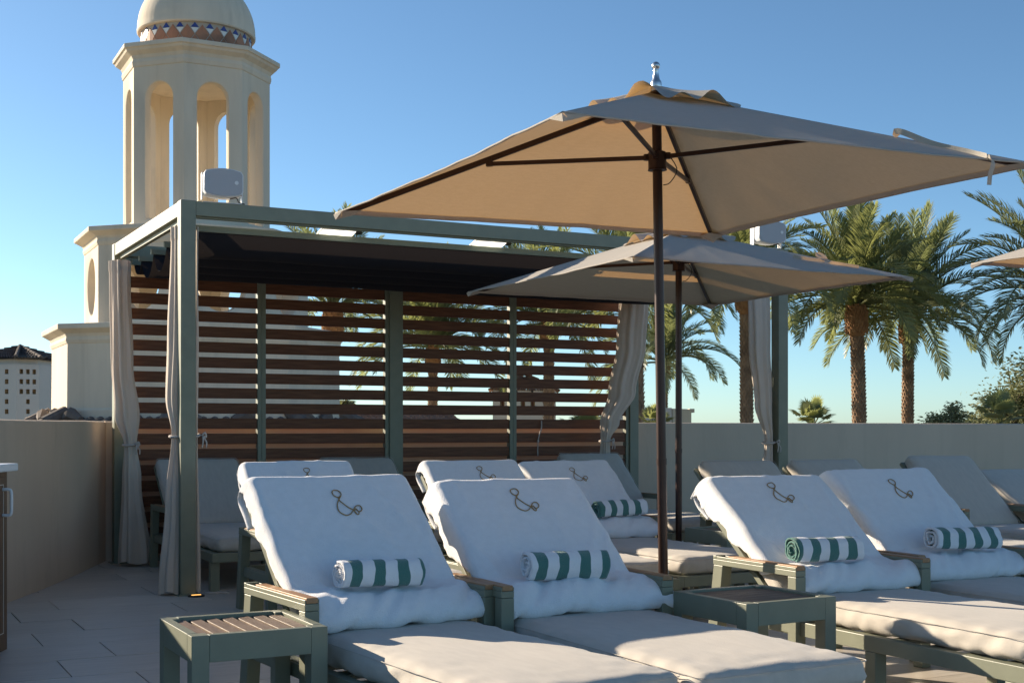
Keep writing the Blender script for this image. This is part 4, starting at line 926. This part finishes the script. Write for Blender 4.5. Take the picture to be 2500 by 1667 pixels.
# ================================================================== PALMS
def frond_mesh(name, e0, droop, Ln, seed, mt, nl=80, lw=.030, ll=.60):
    rg = random.Random(seed); m = MB(); N_ = 16; p = Vector((.12, 0, 0)); pts = [p.copy()]; dirs = []
    for i in range(N_):
        t = (i + .5) / N_; a = R(e0 - droop * t ** 1.25); d = Vector((math.cos(a), .05 * math.sin(t * 3 + seed), math.sin(a))).normalized(); dirs.append(d); p = p + d * (Ln / N_); pts.append(p.copy())
    dirs.append(dirs[-1])
    m.tube(pts, [.030 * (1 - .85 * i / N_) + .003 for i in range(N_ + 1)], 5)
    for k in range(nl):
        t = .13 + .87 * (k + .5) / nl; f = t * N_; i = min(N_ - 1, int(f)); b_ = pts[i].lerp(pts[i + 1], f - i); d = dirs[i]
        up = Vector((-d.z, 0, d.x)) if abs(d.z) < .999 else Vector((-1, 0, 0)); sd = d.cross(up).normalized()
        l_ = ll * (math.sin(math.pi * min(1, .18 + .80 * t)) ** .6 * .8 + .15) * rg.uniform(.85, 1.1)
        for s in (-1, 1):
            fa = R(38 + 14 * (1 - t) + rg.uniform(-7, 7)); va = R(rg.uniform(8, 34))
            o = (d * math.cos(fa) + (sd * s * math.cos(va) + up * math.sin(va)) * math.sin(fa)).normalized()
            o2 = (o + Vector((0, 0, -.35)) * rg.uniform(.5, 1.1) + d * .1).normalized()
            w = (d - o * d.dot(o)).normalized() * lw * .5
            q = b_ + o * l_ * .55; r_ = q + o2 * l_ * .45
            m.add([b_ - w * .5, b_ + w * .5, q + w, q - w, r_], [(0, 1, 2, 3), (3, 2, 4)])
    return m.mesh(name, mt)
FROND = {}
for key, mt in (('a', M['frond']), ('b', M['frond2'])):
    FROND[key] = []
    for e0, dr in ((86, 16), (81, 32), (75, 48), (68, 64), (60, 78), (51, 90), (41, 98), (30, 100), (17, 96), (2, 84)):
        FROND[key].append([frond_mesh('frond', e0 + j * 4, dr + 6 * j, 2.75, e0 + j * 31, mt) for j in (0, 1, -1)])
def palm(px, d, y_boss, label, crown=1.0, tr=.2, key='a', n=60, lean=0, seed=0, boss=1.0, up=0, group='tall date palms beyond the parapet'):
    rg = random.Random(seed); b = atd(px, HOR, d); zb_ = 1.1 + (HOR - y_boss) * d / FPX; H_ = zb_ + 5
    t = tag(empty('palm_tree', (b.x, b.y, -5)), label, 'palm tree', group)
    lx = RT * lean
    ax = lambda f: lx * (f - .62) * abs(f - .62) * 1.5 + Vector((0, 0, H_ * f))
    m = MB(); pts = [ax(i / 24) for i in range(25)]; m.tube(pts, [tr * (1.12 - .22 * i / 24 + (.25 * (1 - i / 3) if i < 3 else 0)) for i in range(25)], 16)
    # leaf scars
    z = 2.0; row = 0
    while z < H_:
        f = z / H_; c = ax(f); r_ = tr * (1.12 - .22 * f); nn = 11
        for k in range(nn):
            a = 2 * math.pi * (k + .5 * (row % 2)) / nn + rg.uniform(-.06, .06); da = math.pi / nn * .92; s_ = rg.uniform(.85, 1.25)
            e = lambda an, rr_, dz: c + Vector((math.cos(an) * rr_, math.sin(an) * rr_, dz))
            m.add([e(a - da, r_ * .98, -.02), e(a + da, r_ * .98, -.02), e(a, r_ * 1.0, -.10), e(a - da * .6, r_ + .040 * s_, .05), e(a + da * .6, r_ + .040 * s_, .05)], [(0, 2, 1), (0, 1, 4, 3), (0, 3, 2), (1, 2, 4), (2, 3, 4)])
        z += .105; row += 1
    m.build('trunk', M['trunk'], t)
    # bulging boot below the crown
    m = MB(); top = ax(1); bh = .75 * boss; br = tr * 1.28 * (.5 + .5 * boss) + .05
    m.lathe([(tr * .9, -.15), (br * .95, .0), (br, bh * .3), (br * .95, bh * .7), (br * .62, bh), (br * .3, bh + .25)], 14)
    m.v = [(x + top.x, y + top.y, z_ + top.z - .1) for x, y, z_ in m.v]
    for k in range(int(190 * boss)):
        a = k * 2.39996; f = k / (190 * boss); zz_ = top.z - .15 + bh * f; rr_ = br * (1.0 if f < .7 else 1.0 - (f - .7) * 1.1); s_ = rg.uniform(.7, 1.3)
        c = Vector((top.x + math.cos(a) * rr_ * .93, top.y + math.sin(a) * rr_ * .93, zz_)); o = Vector((math.cos(a), math.sin(a), 0)); sd = Vector((-math.sin(a), math.cos(a), 0))
        m.add([c - sd * .05 * s_, c + sd * .05 * s_, c + o * .06 * s_ + sd * .035 + Vector((0, 0, .12 * s_)), c + o * .06 * s_ - sd * .035 + Vector((0, 0, .12 * s_)), c + o * .03 + Vector((0, 0, -.03))], [(0, 1, 2, 3), (0, 4, 1), (1, 4, 2), (2, 4, 3), (3, 4, 0)])
    m.build('boot', M['boot'], t)
    F_ = FROND[key]
    for k in range(n):
        f = (k + .5) / n; cl = min(9, int(9.4 * f ** (1.06 + up))); me = F_[cl][rg.randrange(3)]
        o = link('frond', me, t, (top.x, top.y, top.z + bh * (1.15 - .35 * f)), (rg.uniform(-.22, .22), rg.uniform(-.08, .08), k * 2.39996 + rg.uniform(-.4, .4)))
        s_ = crown * rg.uniform(.76, 1.14); o.scale = (s_, s_, s_)
    return t
palm(2098, 36, 802, 'large date palm, left of the two tall trunks right of the lone post', 1.06, .185, 'a', 66, lean=-.35, seed=1)
palm(2216, 39, 826, 'large date palm, right of the two tall trunks near the picture edge', 1.1, .165, 'b', 66, lean=.1, seed=2)
palm(2590, 33, 790, 'date palm reaching in with arching fronds from the right edge', 1.15, .2, 'b', 62, lean=.1, seed=3)
palm(1823, 35, 748, 'date palm whose trunk stands just left of the lone curtained post', .95, .165, 'a', 50, lean=-.1, seed=4)
palm(1622, 50, 912, 'slimmer date palm framed between the two umbrella poles', 1.15, .11, 'b', 44, lean=.1, seed=5, boss=.75)
palm(1553, 31, 800, 'thick trunked date palm rising beside the dappled curtain', .95, .20, 'a', 50, lean=-.25, seed=6)
palm(1340, 38, 832, 'date palm seen through the fourth slat panel by the white villa', 1.0, .15, 'a', 52, lean=0, seed=7, boss=.85)
palm(1056, 40, 890, 'date palm seen through the third slat panel above the red roof', 1.0, .14, 'a', 54, lean=.05, seed=8, boss=.85)
palm(812, 34, 812, 'date palm showing right of the tower through the second slat panel', .82, .16, 'b', 52, lean=.0, seed=9)

def fan_palm(px, d, ytop, w, label, seed):
    rg = random.Random(seed); b = atd(px, HOR, d); z1 = 1.1 + (HOR - ytop) * d / FPX; Rr = w * d / FPX / 2
    t = tag(empty('fan_palm', (b.x, b.y, -5)), label, 'fan palm', 'low fan palms behind the parapet')
    zc = z1 - Rr * 1.0
    m = MB(); m.tube([(0, 0, 0), (0, 0, zc + 5)], [.16, .12], 10); m.build('trunk', M['trunk'], t)
    for k in range(15):
        a = k * 2.4; el = R(88 - 88 * (k / 15)); pl = Rr * rg.uniform(.5, .85); d_ = Vector((math.cos(a) * math.cos(el), math.sin(a) * math.cos(el), math.sin(el)))
        m = MB(); tip = d_ * pl; m.tube([(0, 0, 0), tip], [.014, .008], 4); s_ = d_.cross(Vector((0, 0, 1))).normalized() if abs(d_.z) < .98 else Vector((1, 0, 0)); up = s_.cross(d_)
        for j in range(19):
            an = R(-88 + 176 * j / 18); o = d_ * math.cos(an) + s_ * math.sin(an) + up * .15; o.normalize(); l_ = Rr * .62 * (.7 + .3 * math.cos(an)) * rg.uniform(.9, 1.1); wv = (d_ * -math.sin(an) + s_ * math.cos(an)) * .022
            q = tip + o * l_ * .6; e = q + (o + Vector((0, 0, -.5))).normalized() * l_ * .4
            m.add([tip - wv * .2, tip + wv * .2, q + wv, q - wv, e], [(0, 1, 2, 3), (3, 2, 4)])
        m.build('fan_leaf', M['frond'], t, loc=(0, 0, zc + 5))
    return t
fan_palm(1985, 24, 985, 110, 'low fan palm peeping over the parapet right of the lone post', 1)
fan_palm(2440, 26, 968, 130, 'low fan palm by the feathery tree at the right edge', 2)
fan_palm(1600, 24, 1000, 90, 'low fan palm behind the parapet at the thick palm trunk', 3)
fan_palm(1430, 22, 1006, 120, 'dark fan palm seen through the slats behind the knotted cord', 4)
def tree(px, d, ytop, w, label, seed, nleaf=5200):
    rg = random.Random(seed); b = atd(px, HOR, d); z1 = 1.1 + (HOR - ytop) * d / FPX; Rr = w * d / FPX / 2; hgt = z1 + 5
    t = tag(empty('feathery_tree', (b.x, b.y, -5)), label, 'tree')
    tk = MB(); lf = MB(); base = hgt - Rr * 1.7
    tk.tube([(0, 0, 0), (.1, 0, base * .6), (0, .05, base)], [.22, .16, .13], 8)
    tips = []
    for k in range(46):
        a = rg.uniform(0, 6.28); r_ = Rr * math.sqrt(rg.random()) * .95; zz_ = base + (hgt - base) * (.15 + .85 * rg.random() * (1 - (r_ / Rr) ** 2 * .75))
        e = Vector((math.cos(a) * r_, math.sin(a) * r_, zz_)); s0_ = Vector((0, .05, base)); md = s0_.lerp(e, .5) + Vector((rg.uniform(-.2, .2), rg.uniform(-.2, .2), .12 * Rr))
        tk.tube(catmull([s0_, md, e], 7), [.05 - .006 * i for i in range(7)], 5); tips += [e, s0_.lerp(e, .75) + Vector((0, 0, .1))]
    for k in range(nleaf):
        c = rg.choice(tips); q = c + Vector((rg.gauss(0, 1), rg.gauss(0, 1), rg.gauss(0, .75))) * Rr * .15
        o = Vector((rg.gauss(0, 1), rg.gauss(0, 1), rg.gauss(-.3, .8))).normalized(); s_ = o.orthogonal().normalized(); l_ = rg.uniform(.09, .2); w_ = l_ * .22
        lf.add([q, q + o * l_ * .5 + s_ * w_, q + o * l_, q + o * l_ * .5 - s_ * w_], [(0, 1, 2, 3)])
    tk.build('trunk', M['bark'], t); lf.build('crown', M['leaf'], t)
    return t
tree(2318, 45, 975, 120, 'small round feathery tree just above the parapet', 1, 3600)
tree(2505, 40, 848, 260, 'tall feathery tree cut by the right picture edge', 2, 9000)
tree(2400, 52, 985, 120, 'dark low tree between the round one and the fan palm', 3, 3600)
tree(842, 30, 980, 40, 'sprig of a low bush right of the tower foot', 4, 500)
